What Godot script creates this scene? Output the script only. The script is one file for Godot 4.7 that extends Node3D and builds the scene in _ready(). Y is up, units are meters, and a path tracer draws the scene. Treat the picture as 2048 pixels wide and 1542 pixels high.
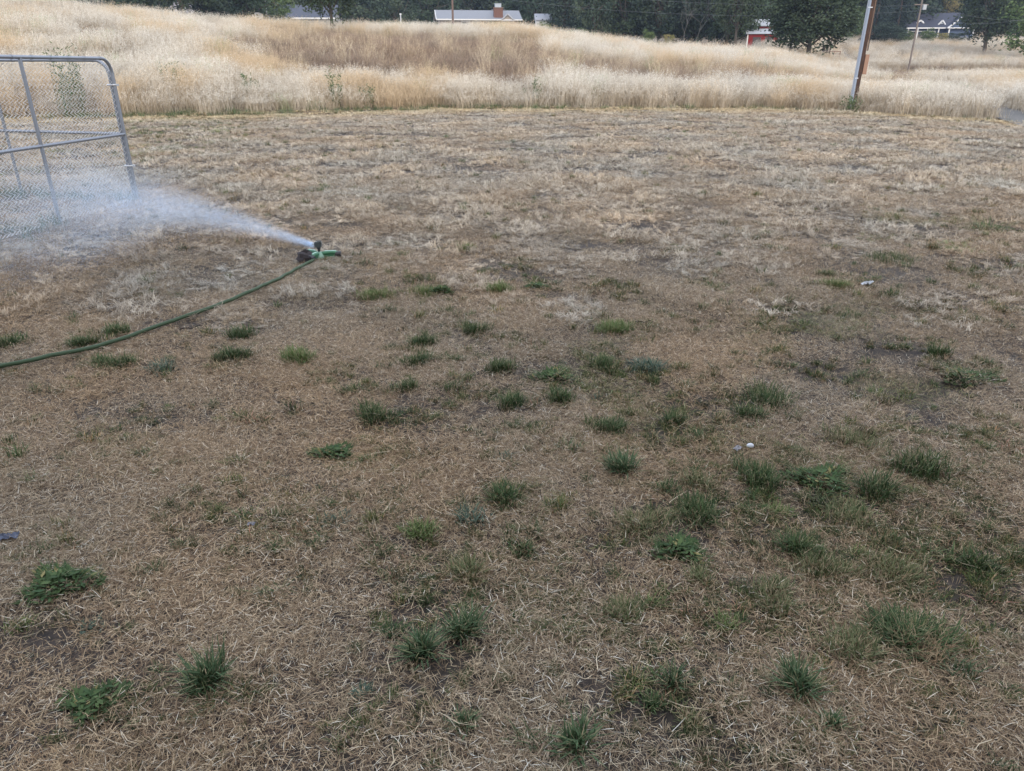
extends Node3D
# A dry mown lawn with a sprinkler and a kennel corner, tall dry grass on a rising field, farmhouses and oaks behind.

const CAM_H := 1.75
const PITCH := 24.0
const FOCAL := 1481.0

class MB:
	var v := PackedVector3Array()
	var n := PackedVector3Array()
	var c := PackedColorArray()
	var i := PackedInt32Array()
	func blade(b: Vector3, yaw: float, lean: float, bend: float, length: float, width: float, col: Color, tip: Color, kink := 0.0) -> void:
		var f := Vector3(cos(yaw), 0, sin(yaw))
		var s := Vector3(-f.z, 0, f.x) * width * 0.5
		var d1 := f * sin(lean) + Vector3.UP * cos(lean)
		var l2 := lean + bend
		var d2 := f * sin(l2) + Vector3.UP * cos(l2)
		var m := b + d1 * length * 0.5
		var e := m + d2 * length * 0.5 + Vector3(-f.z, 0, f.x) * kink * length
		if e.y < 0.002: e.y = 0.002
		var k := v.size()
		v.append_array([b - s * 0.8, b + s * 0.8, m - s, m + s, e])
		c.append_array([col, col, col, col, tip])
		i.append_array([k, k + 1, k + 2, k + 1, k + 3, k + 2, k + 2, k + 3, k + 4])
	func quad(p: Vector3, a: Vector3, b: Vector3, col: Color) -> void:
		var k := v.size()
		v.append_array([p - a - b, p + a - b, p + a + b, p - a + b])
		c.append_array([col, col, col, col])
		i.append_array([k, k + 1, k + 2, k, k + 2, k + 3])
	func leaf(p: Vector3, a: Vector3, b: Vector3, col: Color) -> void:
		var k := v.size()
		v.append_array([p - a, p + b * 0.8, p + a, p - b])
		c.append_array([col, col, col, col])
		i.append_array([k, k + 1, k + 2, k, k + 2, k + 3])
	func tri(a: Vector3, b: Vector3, d: Vector3, col: Color) -> void:
		var k := v.size()
		v.append_array([a, b, d])
		c.append_array([col, col, col])
		i.append_array([k, k + 1, k + 2])
	func tube(pts: PackedVector3Array, rad: PackedFloat32Array, sides: int, col: Color, closed := false) -> void:
		var k := v.size()
		var m := pts.size()
		for q in m:
			var t: Vector3
			if closed: t = pts[(q + 1) % m] - pts[(q + m - 1) % m]
			else: t = pts[mini(q + 1, m - 1)] - pts[maxi(q - 1, 0)]
			t = t.normalized()
			var up := Vector3.UP if absf(t.y) < 0.9 else Vector3.RIGHT
			var a := t.cross(up).normalized()
			var b := t.cross(a)
			for w in sides:
				var g := TAU * w / sides
				var o := a * cos(g) + b * sin(g)
				v.append(pts[q] + o * rad[mini(q, rad.size() - 1)])
				n.append(o)
				c.append(col)
		var last := m if closed else m - 1
		for q in last:
			var q2 := (q + 1) % m
			for w in sides:
				var w2 := (w + 1) % sides
				i.append_array([k + q * sides + w, k + q2 * sides + w, k + q * sides + w2, k + q * sides + w2, k + q2 * sides + w, k + q2 * sides + w2])
		if not closed:
			for e in [0, m - 1]:
				var kk := v.size()
				var out: Vector3 = (pts[0] - pts[1]).normalized() if e == 0 else (pts[m - 1] - pts[m - 2]).normalized()
				for w in sides:
					v.append(v[k + e * sides + w])
					n.append(out)
					c.append(col)
				for w in range(1, sides - 1):
					if e == 0: i.append_array([kk, kk + w, kk + w + 1])
					else: i.append_array([kk, kk + w + 1, kk + w])
	func face(p: Array, col: Color) -> void:
		var nn: Vector3 = (p[2] - p[0]).cross(p[1] - p[0]).normalized()
		var k := v.size()
		for q in p.size():
			v.append(p[q])
			n.append(nn)
			c.append(col)
		for q in range(1, p.size() - 1): i.append_array([k, k + q, k + q + 1])
	func box(ce: Vector3, size: Vector3, col: Color, turn := Basis.IDENTITY) -> void:
		var h := size * 0.5
		var p := []
		for x in [-1, 1]:
			for y in [-1, 1]:
				for z in [-1, 1]:
					p.append(ce + turn * Vector3(h.x * x, h.y * y, h.z * z))
		for q in [[0, 1, 3, 2], [4, 6, 7, 5], [0, 4, 5, 1], [2, 3, 7, 6], [0, 2, 6, 4], [1, 5, 7, 3]]:
			face([p[q[0]], p[q[1]], p[q[2]], p[q[3]]], col)
	func mesh() -> ArrayMesh:
		var a := []
		a.resize(Mesh.ARRAY_MAX)
		a[Mesh.ARRAY_VERTEX] = v
		if n.size() == v.size(): a[Mesh.ARRAY_NORMAL] = n
		a[Mesh.ARRAY_COLOR] = c
		a[Mesh.ARRAY_INDEX] = i
		var m := ArrayMesh.new()
		m.add_surface_from_arrays(Mesh.PRIMITIVE_TRIANGLES, a)
		return m

var rng := RandomNumberGenerator.new()
var nz := FastNoiseLite.new()      # about one wave per metre
var nfine := FastNoiseLite.new()
var used := {}
var M := {}

# ---------- naming ----------
func numbered(called: String) -> String:
	if not used.has(called):
		used[called] = 0
		return called
	used[called] += 1
	return "%s_%03d" % [called, used[called]]

func tag(o: Node, label: String, category: String, group := "", kind := "") -> void:
	o.set_meta("label", label)
	if category != "": o.set_meta("category", category)
	if group != "": o.set_meta("group", group)
	if kind != "": o.set_meta("kind", kind)

func thing(called: String, label: String, category: String, at := Vector3.ZERO, turn := 0.0, group := "") -> Node3D:
	var o := Node3D.new()
	o.name = numbered(called)
	add_child(o)
	o.position = at
	o.rotation.y = turn
	tag(o, label, category, group)
	return o

func part(called: String, mb, m: Material, parent: Node) -> MeshInstance3D:
	var o := MeshInstance3D.new()
	o.mesh = mb.mesh() if mb is MB else mb
	o.material_override = m
	o.name = numbered(called) if parent == self else called
	parent.add_child(o, true)
	return o

func empty(called: String, parent: Node) -> Node3D:
	var o := Node3D.new()
	o.name = called
	parent.add_child(o, true)
	return o

func stuff(called: String, label: String) -> Node3D:
	var o := Node3D.new()
	o.name = numbered(called)
	add_child(o)
	tag(o, label, "", "", "stuff")
	return o

class Copies:
	var t: Array[Transform3D] = []
	var c: Array[Color] = []

func scatter(called: String, mesh: Mesh, m: Material, cp: Copies, parent: Node) -> void:
	var count := cp.t.size()
	if count == 0: return
	var mm := MultiMesh.new()
	mm.transform_format = MultiMesh.TRANSFORM_3D
	mm.use_colors = true
	mm.mesh = mesh
	mm.instance_count = count
	var buf := PackedFloat32Array()
	buf.resize(count * 16)
	for k in count:
		var t := cp.t[k]
		var o := k * 16
		var b := t.basis
		buf[o] = b.x.x; buf[o + 1] = b.y.x; buf[o + 2] = b.z.x; buf[o + 3] = t.origin.x
		buf[o + 4] = b.x.y; buf[o + 5] = b.y.y; buf[o + 6] = b.z.y; buf[o + 7] = t.origin.y
		buf[o + 8] = b.x.z; buf[o + 9] = b.y.z; buf[o + 10] = b.z.z; buf[o + 11] = t.origin.z
		var q := cp.c[k]
		buf[o + 12] = q.r; buf[o + 13] = q.g; buf[o + 14] = q.b; buf[o + 15] = 1.0
	mm.buffer = buf
	var o2 := MultiMeshInstance3D.new()
	o2.multimesh = mm
	o2.material_override = m
	o2.name = called
	parent.add_child(o2, true)
	o2.set_meta("kind", "stuff")

# ---------- small maths ----------
func table(xs: Array, ys: Array, x: float) -> float:
	if x <= xs[0]: return ys[0]
	for k in range(1, xs.size()):
		if x <= xs[k]:
			return lerpf(ys[k - 1], ys[k], (x - xs[k - 1]) / (xs[k] - xs[k - 1]))
	return ys[-1]

const EX := [-30.0, -20.0, -12.0, -7.0, -2.2, 8.6, 11.4, 13.8, 14.6, 16.0]
const EY := [22.0, 23.0, 24.4, 25.9, 28.4, 28.4, 26.6, 23.6, 21.0, 12.0]
const RS := [-0.62, -0.45, -0.35, -0.245, -0.1, 0.016, 0.046, 0.107, 0.168, 0.26, 0.32, 0.375, 0.41]
const RH := [4.8, 3.95, 3.4, 3.2, 3.3, 3.2, 2.9, 2.2, 1.65, 1.3, 1.1, 0.4, 0.0]
const DS := [-0.6, -0.35, -0.1, 0.26, 0.41]
const DD := [60.0, 66.0, 75.0, 78.0, 78.0]
const BS := [-0.6, -0.35, -0.1, 0.1, 0.3, 0.41]
const BH := [7.0, 6.2, 5.3, 5.2, 4.2, 4.0]

func edge(x: float) -> float:
	return table(EX, EY, x)

func hill(x: float, d: float) -> float:
	if d < 8.0: return 0.0
	var s := x / d
	var right := 0.0
	if d > 88.0: right = 4.5 * smoothstep(80.0, 185.0, d)
	var h := right
	if s < 0.44:
		var e := edge(x)
		var rd := table(DS, DD, s)
		var rh := table(RS, RH, s)
		var left := 0.0
		if d > e:
			var q := (d - e) / (rd - e)
			if q < 1.0:
				left = rh * (1.25 * q - 0.25 * q * q)
				left += nz.get_noise_2d(x * 0.16, d * 0.16) * 0.45 * minf(1.0, q * 3.0) * smoothstep(0.1, -0.3, s) * (1.0 - q * 0.5)
			else:
				left = lerpf(rh, table(BS, BH, s), clampf((d - rd) / (150.0 - rd), 0.0, 1.0))
		h = lerpf(left, right, smoothstep(0.36, 0.44, s))
	if d > 165.0: h += (d - 165.0) * 0.12
	return h

func gy(x: float, d: float) -> float:
	var y := hill(x, d)
	if d < 34.0: y += nz.get_noise_2d(x * 0.7, d * 0.7) * 0.035 * clampf((34.0 - d) / 6.0, 0.0, 1.0)
	return y

func ray(u: float, v: float) -> Vector3:   # x, height, distance ahead, for one unit of depth along the lens axis
	var p := deg_to_rad(PITCH)
	var y := (771.0 - v) / FOCAL
	return Vector3((u - 1024.0) / FOCAL, y * cos(p) - sin(p), cos(p) + y * sin(p))

func on_lawn(u: float, v: float) -> Vector3:
	var r := ray(u, v)
	var t := -CAM_H / r.y
	var x := r.x * t
	var d := r.z * t
	return Vector3(x, gy(x, d), -d)

func ahead(u: float, d: float) -> Vector3:   # a point of the ground at that distance, in that column (upper part of the photo)
	var t := d / 1.112
	var x := (u - 1024.0) / FOCAL * t
	return Vector3(x, gy(x, d), -d)

func ppm(d: float) -> float:
	return FOCAL * 1.112 / d

func rr(a: float, b: float) -> float:
	return rng.randf_range(a, b)

func pick(a: Color, b: Color) -> Color:
	return a.lerp(b, rng.randf())

func lin(r: float, g: float, b: float) -> Color:
	return Color(r, g, b)

# ---------- materials ----------
func paint(r: float, g: float, b: float, rough := 0.8, metal := 0.0) -> StandardMaterial3D:
	var m := StandardMaterial3D.new()
	m.albedo_color = Color(r, g, b).linear_to_srgb()
	m.roughness = rough
	m.metallic = metal
	return m

func grainy(r: float, g: float, b: float, rough: float, scale: Vector3, strength := 0.35) -> StandardMaterial3D:
	var m := paint(r, g, b, rough)
	var t := NoiseTexture2D.new()
	var f := FastNoiseLite.new()
	f.seed = 11
	f.frequency = 0.02
	f.fractal_octaves = 5
	t.noise = f
	t.width = 512
	t.height = 512
	t.seamless = true
	var g2 := Gradient.new()
	g2.set_color(0, Color(1.0 - strength, 1.0 - strength, 1.0 - strength))
	g2.set_color(1, Color(1, 1, 1))
	t.color_ramp = g2
	m.albedo_texture = t
	m.uv1_triplanar = true
	m.uv1_scale = scale
	return m

func vertex_mat(rough := 0.85, back := 0.0) -> StandardMaterial3D:
	var m := StandardMaterial3D.new()
	m.vertex_color_use_as_albedo = true
	m.roughness = rough
	m.metallic_specular = 0.3
	m.cull_mode = BaseMaterial3D.CULL_DISABLED
	if back > 0.0:
		m.backlight_enabled = true
		m.backlight = Color(back, back, back)
	return m

func _ready() -> void:
	# ---- camera, sky, sun ----
	var cam := Camera3D.new()
	cam.name = "camera"
	cam.fov = rad_to_deg(2.0 * atan(771.0 / FOCAL))
	cam.near = 0.05
	cam.far = 1200.0
	add_child(cam)
	cam.position = Vector3(0, CAM_H, 0)
	cam.rotation_degrees = Vector3(-PITCH, 0, 0)
	cam.current = true
	var we := WorldEnvironment.new()
	var env := Environment.new()
	env.background_mode = Environment.BG_SKY
	var sky := Sky.new()
	var sm := ProceduralSkyMaterial.new()
	sm.sky_top_color = Color(0.78, 0.81, 0.87)
	sm.sky_horizon_color = Color(0.85, 0.88, 0.93)
	sm.sky_curve = 0.25
	sm.ground_bottom_color = Color(0.3, 0.27, 0.23)
	sm.ground_horizon_color = Color(0.5, 0.48, 0.45)
	sky.sky_material = sm
	env.sky = sky
	env.tonemap_mode = Environment.TONE_MAPPER_LINEAR
	env.tonemap_exposure = 2.7
	env.fog_enabled = true
	env.fog_density = 0.00028
	env.fog_light_color = Color(0.80, 0.87, 1.0)
	env.sdfgi_enabled = true
	env.ssao_enabled = true
	env.ssil_enabled = true
	we.environment = env
	add_child(we)
	var sun := DirectionalLight3D.new()
	sun.name = "sun"
	sun.light_energy = 0.3
	sun.light_angular_distance = 25.0
	sun.light_color = Color(1.0, 0.96, 0.9)
	sun.shadow_enabled = true
	add_child(sun)
	sun.rotation_degrees = Vector3(-23, 14, 0)

	rng.seed = 7
	nz.seed = 3
	nz.frequency = 1.0
	nz.fractal_octaves = 3
	nfine.seed = 9
	nfine.frequency = 1.0
	nfine.fractal_octaves = 2
	M.veg = vertex_mat(0.8, 0.25)
	M.leaf = vertex_mat(0.75, 0.35)
	M.straw = vertex_mat(0.65)
	M.straw.metallic_specular = 0.3
	M.wire = vertex_mat(0.5)
	M.solid = vertex_mat(0.85)

	ground()
	added_house()
	road()
	lawn()
	tall_grass()
	trees()
	buildings()
	poles()
	kennel()
	sprinkler()
	tufts()
	field_plants()
	litter()
	print("built")

# ---------- ground ----------
func ground() -> void:
	var rows := [-60.0, -30.0, -15.0, -6.0, -2.0]
	var d := 0.0
	while d < 31.0:
		rows.append(d)
		d += 0.4
	while d < 92.0:
		rows.append(d)
		d += 1.5
	while d < 420.0:
		rows.append(d)
		d += 6.0
	var cols := 130
	var st := SurfaceTool.new()
	st.begin(Mesh.PRIMITIVE_TRIANGLES)
	st.set_smooth_group(0)
	for r in rows:
		for k in cols + 1:
			var s := -1.0 + 2.0 * k / cols
			var x: float = s * (absf(r) * 1.25 + 14.0)
			var e := edge(x)
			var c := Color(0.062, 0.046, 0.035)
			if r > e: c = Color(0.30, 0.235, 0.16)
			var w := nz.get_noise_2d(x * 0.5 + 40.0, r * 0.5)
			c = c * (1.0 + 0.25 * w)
			st.set_color(c)
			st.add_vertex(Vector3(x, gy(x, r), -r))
	for a in rows.size() - 1:
		for k in cols:
			var p := a * (cols + 1) + k
			var q := p + cols + 1
			for z in [p, q, p + 1, p + 1, q, q + 1]: st.add_index(z)
	st.generate_normals()
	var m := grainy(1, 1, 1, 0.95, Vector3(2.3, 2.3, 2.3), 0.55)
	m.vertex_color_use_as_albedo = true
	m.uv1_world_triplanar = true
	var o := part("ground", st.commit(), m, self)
	o.set_meta("kind", "structure")

# unseen house, added behind the camera to take half the sky from the near lawn
func added_house() -> void:
	var t := thing("house", "added two storey house with tan siding, unseen behind the viewer, shading the near lawn", "house", Vector3(0, 0, 3.2))
	var mb := MB.new()
	gable_walls(mb, 17.0, 8.0, 5.4, 7.6, Color(0.36, 0.32, 0.27))
	var w := part("wall", mb, M.solid, t)
	w.position.z = 4.0
	mb = MB.new()
	gable_roof(mb, 18.0, 9.4, 5.15, 7.7, 0.16, Color(0.09, 0.085, 0.085))
	part("roof", mb, M.solid, t).position.z = 4.0
	for x in [-6.0, -2.5, 2.5, 6.0]:
		for y in [1.5, 4.0]:
			mb = MB.new()
			mb.box(Vector3(x, y, -0.03), Vector3(1.3, 1.2, 0.05), Color(0.04, 0.045, 0.05))
			part("window", mb, M.solid, t)

func road_x(d: float) -> float:
	return 15.9 + (d - 25.5) * 0.352 + sin(d * 0.07) * 0.25

func road() -> void:
	var mb := MB.new()
	var d := 10.0
	while d < 128.0:
		var a := road_x(d) - 0.9
		var b := road_x(d) + 0.9
		var d2 := d + 1.5
		var a2 := road_x(d2) - 0.9
		var b2 := road_x(d2) + 0.9
		mb.face([Vector3(a, gy(a, d) + 0.04, -d), Vector3(a2, gy(a2, d2) + 0.04, -d2), Vector3(b2, gy(b2, d2) + 0.04, -d2), Vector3(b, gy(b, d) + 0.04, -d)], Color(0.19, 0.185, 0.18))
		d = d2
	var m := grainy(1, 1, 1, 0.9, Vector3(1.1, 1.1, 1.1), 0.4)
	m.vertex_color_use_as_albedo = true
	m.uv1_world_triplanar = true
	var o := part("road", mb, m, self)
	o.set_meta("kind", "structure")

# ---------- lawn ----------
const BARE := [[860, 805, 55], [1625, 738, 45], [1650, 765, 45], [1190, 1140, 75], [1215, 1395, 90], [1365, 1255, 70], [1900, 880, 60], [370, 660, 45], [1470, 890, 40], [1640, 1500, 80], [1960, 1480, 60], [1030, 1360, 45], [520, 1365, 60], [640, 1450, 60], [1010, 830, 30], [1720, 700, 40], [420, 1410, 50], [1480, 1360, 70]]
const GREENISH := [[300, 850, 170], [250, 900, 120], [1500, 640, 150], [1650, 650, 180], [380, 250, 180], [330, 290, 140], [950, 700, 130], [1150, 700, 170], [1450, 560, 120], [1050, 1040, 150], [1600, 950, 190], [1350, 1010, 150], [1880, 470, 160], [650, 1050, 180], [450, 1000, 150], [700, 960, 120], [1800, 600, 140], [150, 1100, 150], [1100, 860, 160], [1280, 780, 170], [1480, 1000, 190], [1700, 1080, 200], [1250, 1150, 160], [900, 640, 120], [1780, 780, 150], [850, 1100, 130], [1300, 900, 150]]
var bare_at := []
var green_at := []
var tuft_at := []

func bare(x: float, d: float) -> float:
	var b := 0.0
	for q in bare_at:
		var dx: float = (x - q.x) / q.z
		var dd: float = (d - q.y) / (q.z * 0.8)
		var w := dx * dx + dd * dd
		if w < 2.5: b = maxf(b, 1.0 - w * 0.45)
	b = b * 0.97 + nz.get_noise_2d(x * 1.7 + 9.0, d * 1.7) * 0.45 * clampf(1.6 - d / 10.0, 0.35, 1.0)
	return b

func greenish(x: float, d: float) -> float:
	var b := 0.0
	for q in green_at:
		var dx: float = (x - q.x) / q.z
		var dd: float = (d - q.y) / q.w
		var w := dx * dx + dd * dd
		if w < 1.0: b = maxf(b, 1.0 - w)
	return b

func tuft_width(q: Array) -> float:
	return q[2] * (Vector3(0, CAM_H, 0) - on_lawn(q[0], q[1])).length() / FOCAL

func in_tuft(x: float, d: float) -> bool:
	if d > 13.0: return false
	for q in tuft_at:
		var dx: float = x - q.x
		var dd: float = d - q.y
		if dx * dx + dd * dd < q.z: return true
	return false

func lawn_clump(kind: int) -> MB:
	var mb := MB.new()
	if kind == 0:      # matted clippings lying flat
		for k in 780:
			var r := sqrt(rng.randf()) * 0.20
			var a := rr(0, TAU)
			var tone := rng.randf()
			var c := pick(lin(0.125, 0.076, 0.043), lin(0.29, 0.195, 0.112))
			if tone > 0.6: c = pick(lin(0.33, 0.235, 0.14), lin(0.52, 0.40, 0.255))
			if tone > 0.94: c = pick(lin(0.56, 0.48, 0.36), lin(0.68, 0.60, 0.47))
			if tone < 0.12: c = pick(lin(0.07, 0.05, 0.038), lin(0.12, 0.085, 0.06))
			mb.blade(Vector3(cos(a) * r, rr(0.001, 0.016), sin(a) * r), rr(0, TAU), rr(1.2, 1.65), rr(-0.35, 0.45), 0.012 + 0.038 * pow(rng.randf(), 1.5), rr(0.0008, 0.0017), c, c * 1.05, rr(-0.12, 0.12))
	else:              # short stubble in small bunches
		for g in 60:
			var r := sqrt(rng.randf()) * 0.18
			var a := rr(0, TAU)
			var p := Vector3(cos(a) * r, 0, sin(a) * r)
			var yaw := rr(0, TAU)
			var ln := rr(0.55, 1.4)
			var c0 := pick(lin(0.19, 0.128, 0.074), lin(0.43, 0.32, 0.195))
			for k in 6:
				var c := c0 * rr(0.8, 1.2)
				mb.blade(p + Vector3(rr(-0.015, 0.015), 0, rr(-0.015, 0.015)), yaw + rr(-0.9, 0.9), ln + rr(-0.35, 0.35), rr(0.0, 0.7), rr(0.015, 0.042), rr(0.0010, 0.0019), c, c * 1.1, rr(-0.12, 0.12))
	return mb

func tussock_clump() -> MB:   # small draped mounds with gaps between them
	var mb := MB.new()
	for g in 15:
		var r := sqrt(rng.randf()) * 0.19
		var a := rr(0, TAU)
		var p := Vector3(cos(a) * r, 0, sin(a) * r)
		var c0 := pick(lin(0.32, 0.26, 0.19), lin(0.46, 0.39, 0.30))  # paler than the stubble, carrying the far lawn's brightness in colour
		var big := rr(0.6, 1.2)
		var comb := rr(0, TAU)
		for k in 26:
			var c := c0 * rr(0.75, 1.25)
			var yaw := rr(0, TAU) if k % 2 == 0 else comb + rr(-0.7, 0.7)
			mb.blade(p + Vector3(rr(-0.014, 0.014), rr(0.0, 0.02), rr(-0.014, 0.014)), yaw, rr(0.5, 1.3), rr(0.2, 0.9), rr(0.035, 0.085) * big, rr(0.0016, 0.003), c, c * 1.1, rr(-0.2, 0.2))
	return mb

func green_clump(n: int, spread: float, h0: float, h1: float, w0: float, w1: float, ca: Color, cb: Color, dead: float, flat := 0.0) -> MB:
	var mb := MB.new()
	var sub := []
	for k in clampi(int(spread * 90.0), 3, 13):
		var a := rr(0, TAU)
		var r := rng.randf() * spread * 0.12
		var at := Vector3(cos(a) * r, 0, sin(a) * r * 0.8)
		if k > 0:      # each crown grows out from an earlier one
			at = sub[rng.randi() % k][0] + Vector3(cos(a), 0, sin(a) * 0.8) * spread * rr(0.32, 0.52)
			at = at.limit_length(spread * 0.85)
		sub.append([at, rr(0.7, 1.15), pick(ca, cb), rr(0.6, 1.4) * dead, rr(0, TAU)])
	for k in n:
		var q: Array = sub[rng.randi() % sub.size()]
		var p: Vector3 = q[0] + Vector3(rng.randfn(), 0, rng.randfn()).limit_length(1.9) * spread * 0.27
		p.y = -0.003
		var c := pick(pick(ca, cb), q[2])
		var tip := c * rr(1.0, 1.3)
		var hl: float = q[1]
		if rng.randf() < q[3]:
			c = pick(lin(0.26, 0.19, 0.11), lin(0.44, 0.35, 0.22))
			tip = c
			hl *= 0.75
		elif rng.randf() < 0.22: tip = pick(lin(0.30, 0.26, 0.12), lin(0.42, 0.36, 0.22))     # mown, yellowed tips
		var yaw := rr(0, TAU)
		if rng.randf() < 0.4: yaw = atan2(p.z, p.x) + rr(-0.8, 0.8)
		mb.blade(p, yaw, rr(0.05, 0.8) + flat, rr(0.0, 0.8), rr(h0, h1) * hl, rr(w0, w1), c, tip, rr(-0.15, 0.15))
	return mb

func lawn() -> void:
	for q in TUFTS:
		var p := on_lawn(q[0], q[1])
		var w := tuft_width(q) * 0.5 + 0.015
		tuft_at.append(Vector3(p.x, -p.z, w * w))
	for q in BARE:
		var p := on_lawn(q[0], q[1])
		bare_at.append(Vector3(p.x, -p.z, q[2] * (-p.z) / FOCAL * 1.3))
	for q in GREENISH:
		var p := on_lawn(q[0], q[1])
		var w: float = q[2] * (-p.z) / FOCAL
		green_at.append(Vector4(p.x, -p.z, w, w * clampf(-p.z / 4.0, 1.0, 3.5)))
	var flat_c := []
	var up_c := []
	var fm := []
	var um := []
	for k in 6:
		fm.append(lawn_clump(0).mesh())
		um.append(lawn_clump(1).mesh())
		flat_c.append(Copies.new())
		up_c.append(Copies.new())
	var tm := []
	var tus_c := []
	for k in 6:
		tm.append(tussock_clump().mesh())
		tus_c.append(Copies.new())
	var gm := []
	var gc := []
	for k in 7:
		gm.append(green_clump(74, 0.058, 0.04, 0.085, 0.0018, 0.0036, lin(0.034, 0.060, 0.026), lin(0.082, 0.112, 0.045), 0.16).mesh())
		gc.append(Copies.new())
	# small ragged green clumps, thickest from the centre to the right
	var small := 0
	while small < 250:
		var u := rr(0, 2048)
		var v := 470.0 + 1050.0 * rng.randf()
		var p := on_lawn(u, v)
		var x := p.x
		var dd := -p.z
		var want := 0.12 + 0.55 * smoothstep(500.0, 1100.0, u) * smoothstep(1500.0, 1150.0, v) + greenish(x, dd) * 0.5
		want *= smoothstep(-0.25, 0.3, nz.get_noise_2d(x * 0.9 + 55.0, dd * 0.9)) + 0.15
		if rng.randf() > want: continue
		small += 1
		var r := 0.028 + 0.055 * pow(rng.randf(), 1.5)
		tuft_at.append(Vector3(x, dd, r * r * 0.8))
		for k in 1 + rng.randi() % 3:
			var gs := r / 0.075 * rr(0.7, 1.2)
			var cp: Copies = gc[rng.randi() % 7]
			cp.t.append(Transform3D(Basis(Vector3.UP, rr(0, TAU)).scaled(Vector3(gs * rr(0.9, 1.6), clampf(gs, 0.55, 1.0) * rr(0.6, 0.95), gs)), p + Vector3(rr(-1, 1) * r, 0, rr(-1, 1) * r)))
			cp.c.append(Color(rr(0.85, 1.5), rr(0.9, 1.2), rr(0.8, 1.2)) * rr(0.6, 1.1))
	# bands: from, to, copies per square metre, size
	for b in [[0.7, 3.0, 86.0, 1.0], [3.0, 6.0, 62.0, 1.1], [6.0, 12.0, 40.0, 1.35], [12.0, 29.5, 19.0, 1.6]]:
		var d: float = b[0]
		var step := 0.25
		while d < b[1]:
			var hw := 0.66 * d + 1.5 + 0.04 * d
			var want: float = b[2] * step * hw * 2.0
			for k in int(want):
				var x := rr(-hw, hw)
				var dd := d + rr(0, step)
				if dd > edge(x) + 0.5: continue
				var far := clampf(dd / 20.0, 0.0, 1.0)
				var br := bare(x, dd)
				var tone := 1.0 + 0.15 * nz.get_noise_2d(x * 0.45 + 70.0, dd * 0.45) + 0.13 * nfine.get_noise_2d(x * 3.0, dd * 3.0)
				var warm := nz.get_noise_2d(x * 0.6 - 30.0, dd * 0.35) * 0.12 - 0.02
				var gr := greenish(x, dd)
				var sc: float = lerpf(1.0, 1.6, clampf((dd - 2.5) / 12.0, 0.0, 1.0)) * rr(0.8, 1.25)
				var y := gy(x, dd)
				var col := Color(tone * (1.0 + warm), tone, tone * (1.0 - warm * 1.2))
				var edge_pale := smoothstep(3.5, 0.6, edge(x) - dd)
				col = col.lerp(Color(1.45, 1.4, 1.05), edge_pale * 0.5)
				if rng.randf() < gr * 0.12: col = Color(0.42, 0.55, 0.33) * tone
				var relief := nfine.get_noise_2d(x * 3.6 + 5.0, dd * 3.6)
				var which := rng.randi() % 6
				var far_pale := rng.randf() < (dd - 4.5) / 9.0 + 0.15 * nz.get_noise_2d(x * 0.4 + 21.0, dd * 0.4)      # paler clumps, commoner with distance: the far lawn's brightness put into colour
				var turn := Basis(Vector3.UP, rr(0, TAU))
				if far_pale: col *= rr(0.85, 1.4)
				if rng.randf() < (0.5 if not far_pale else 0.3):
					if br > 0.65 and rng.randf() < 0.6: continue
					if rng.randf() < 0.15 and in_tuft(x, dd): continue
					var cp: Copies = flat_c[which]
					cp.t.append(Transform3D(turn.scaled(Vector3(sc, sc * rr(0.8, 1.4), sc)), Vector3(x, y + maxf(0.0, relief) * 0.012 * sc, -dd)))
					cp.c.append(col)
				else:
					if br > 0.45 and rng.randf() < 0.85: continue
					if in_tuft(x, dd): continue
					var hs := sc * clampf(0.72 + relief * lerpf(1.5, 1.0, far), 0.25, 1.3) * lerpf(1.0, 0.7, far)
					var cp: Copies = tus_c[which] if far_pale else up_c[which]
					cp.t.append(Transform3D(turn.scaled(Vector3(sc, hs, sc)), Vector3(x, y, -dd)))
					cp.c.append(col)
				if rng.randf() < (0.06 if dd > 2.4 else 0.03) + gr * 0.28 + maxf(0.0, nz.get_noise_2d(x * 0.5 + 11.0, dd * 0.5) - 0.2) * 0.5:
					var gcp: Copies = gc[rng.randi() % 7]
					var gs := sc * rr(0.6, 1.2) * 0.85
					gcp.t.append(Transform3D(turn.scaled(Vector3(gs, gs * 0.9, gs)), Vector3(x + rr(-0.1, 0.1), y, -dd)))
					gcp.c.append(Color(rr(0.9, 1.35), rr(0.9, 1.15), rr(0.8, 1.2)) * rr(0.75, 1.25))
			d += step
	# small ragged offshoots round every tuft
	for q in tuft_at:
		var w := sqrt(q.z)
		for k in 8:
			var a := rr(0, TAU)
			var r := w * rr(0.6, 2.6) + 0.03
			var x: float = q.x + cos(a) * r * 1.3
			var dd: float = q.y + sin(a) * r
			var gs := rr(0.3, 0.85) * clampf(0.6 + dd * 0.1, 0.7, 1.3)
			var cp: Copies = gc[rng.randi() % 7]
			cp.t.append(Transform3D(Basis(Vector3.UP, rr(0, TAU)).scaled(Vector3(gs * rr(0.8, 1.5), gs * rr(0.7, 1.0), gs)), Vector3(x, gy(x, dd), -dd)))
			cp.c.append(Color(rr(0.9, 1.4), rr(0.9, 1.2), rr(0.8, 1.2)) * rr(0.6, 1.1))
	var o := stuff("dry_lawn_grass", "short mown dry straw coloured grass covering the lawn")
	for k in 6:
		scatter("flat_straw", fm[k], M.straw, flat_c[k], o)
		scatter("stubble", um[k], M.straw, up_c[k], o)
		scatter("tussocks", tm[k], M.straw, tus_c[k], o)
	var g := stuff("green_lawn_grass", "thin green blades scattered through the dry lawn")
	for k in 7: scatter("green_blades", gm[k], M.veg, gc[k], g)
	# loose long straws on top
	var ls := stuff("loose_straw", "loose long pale straws lying on the mown lawn")
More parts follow.
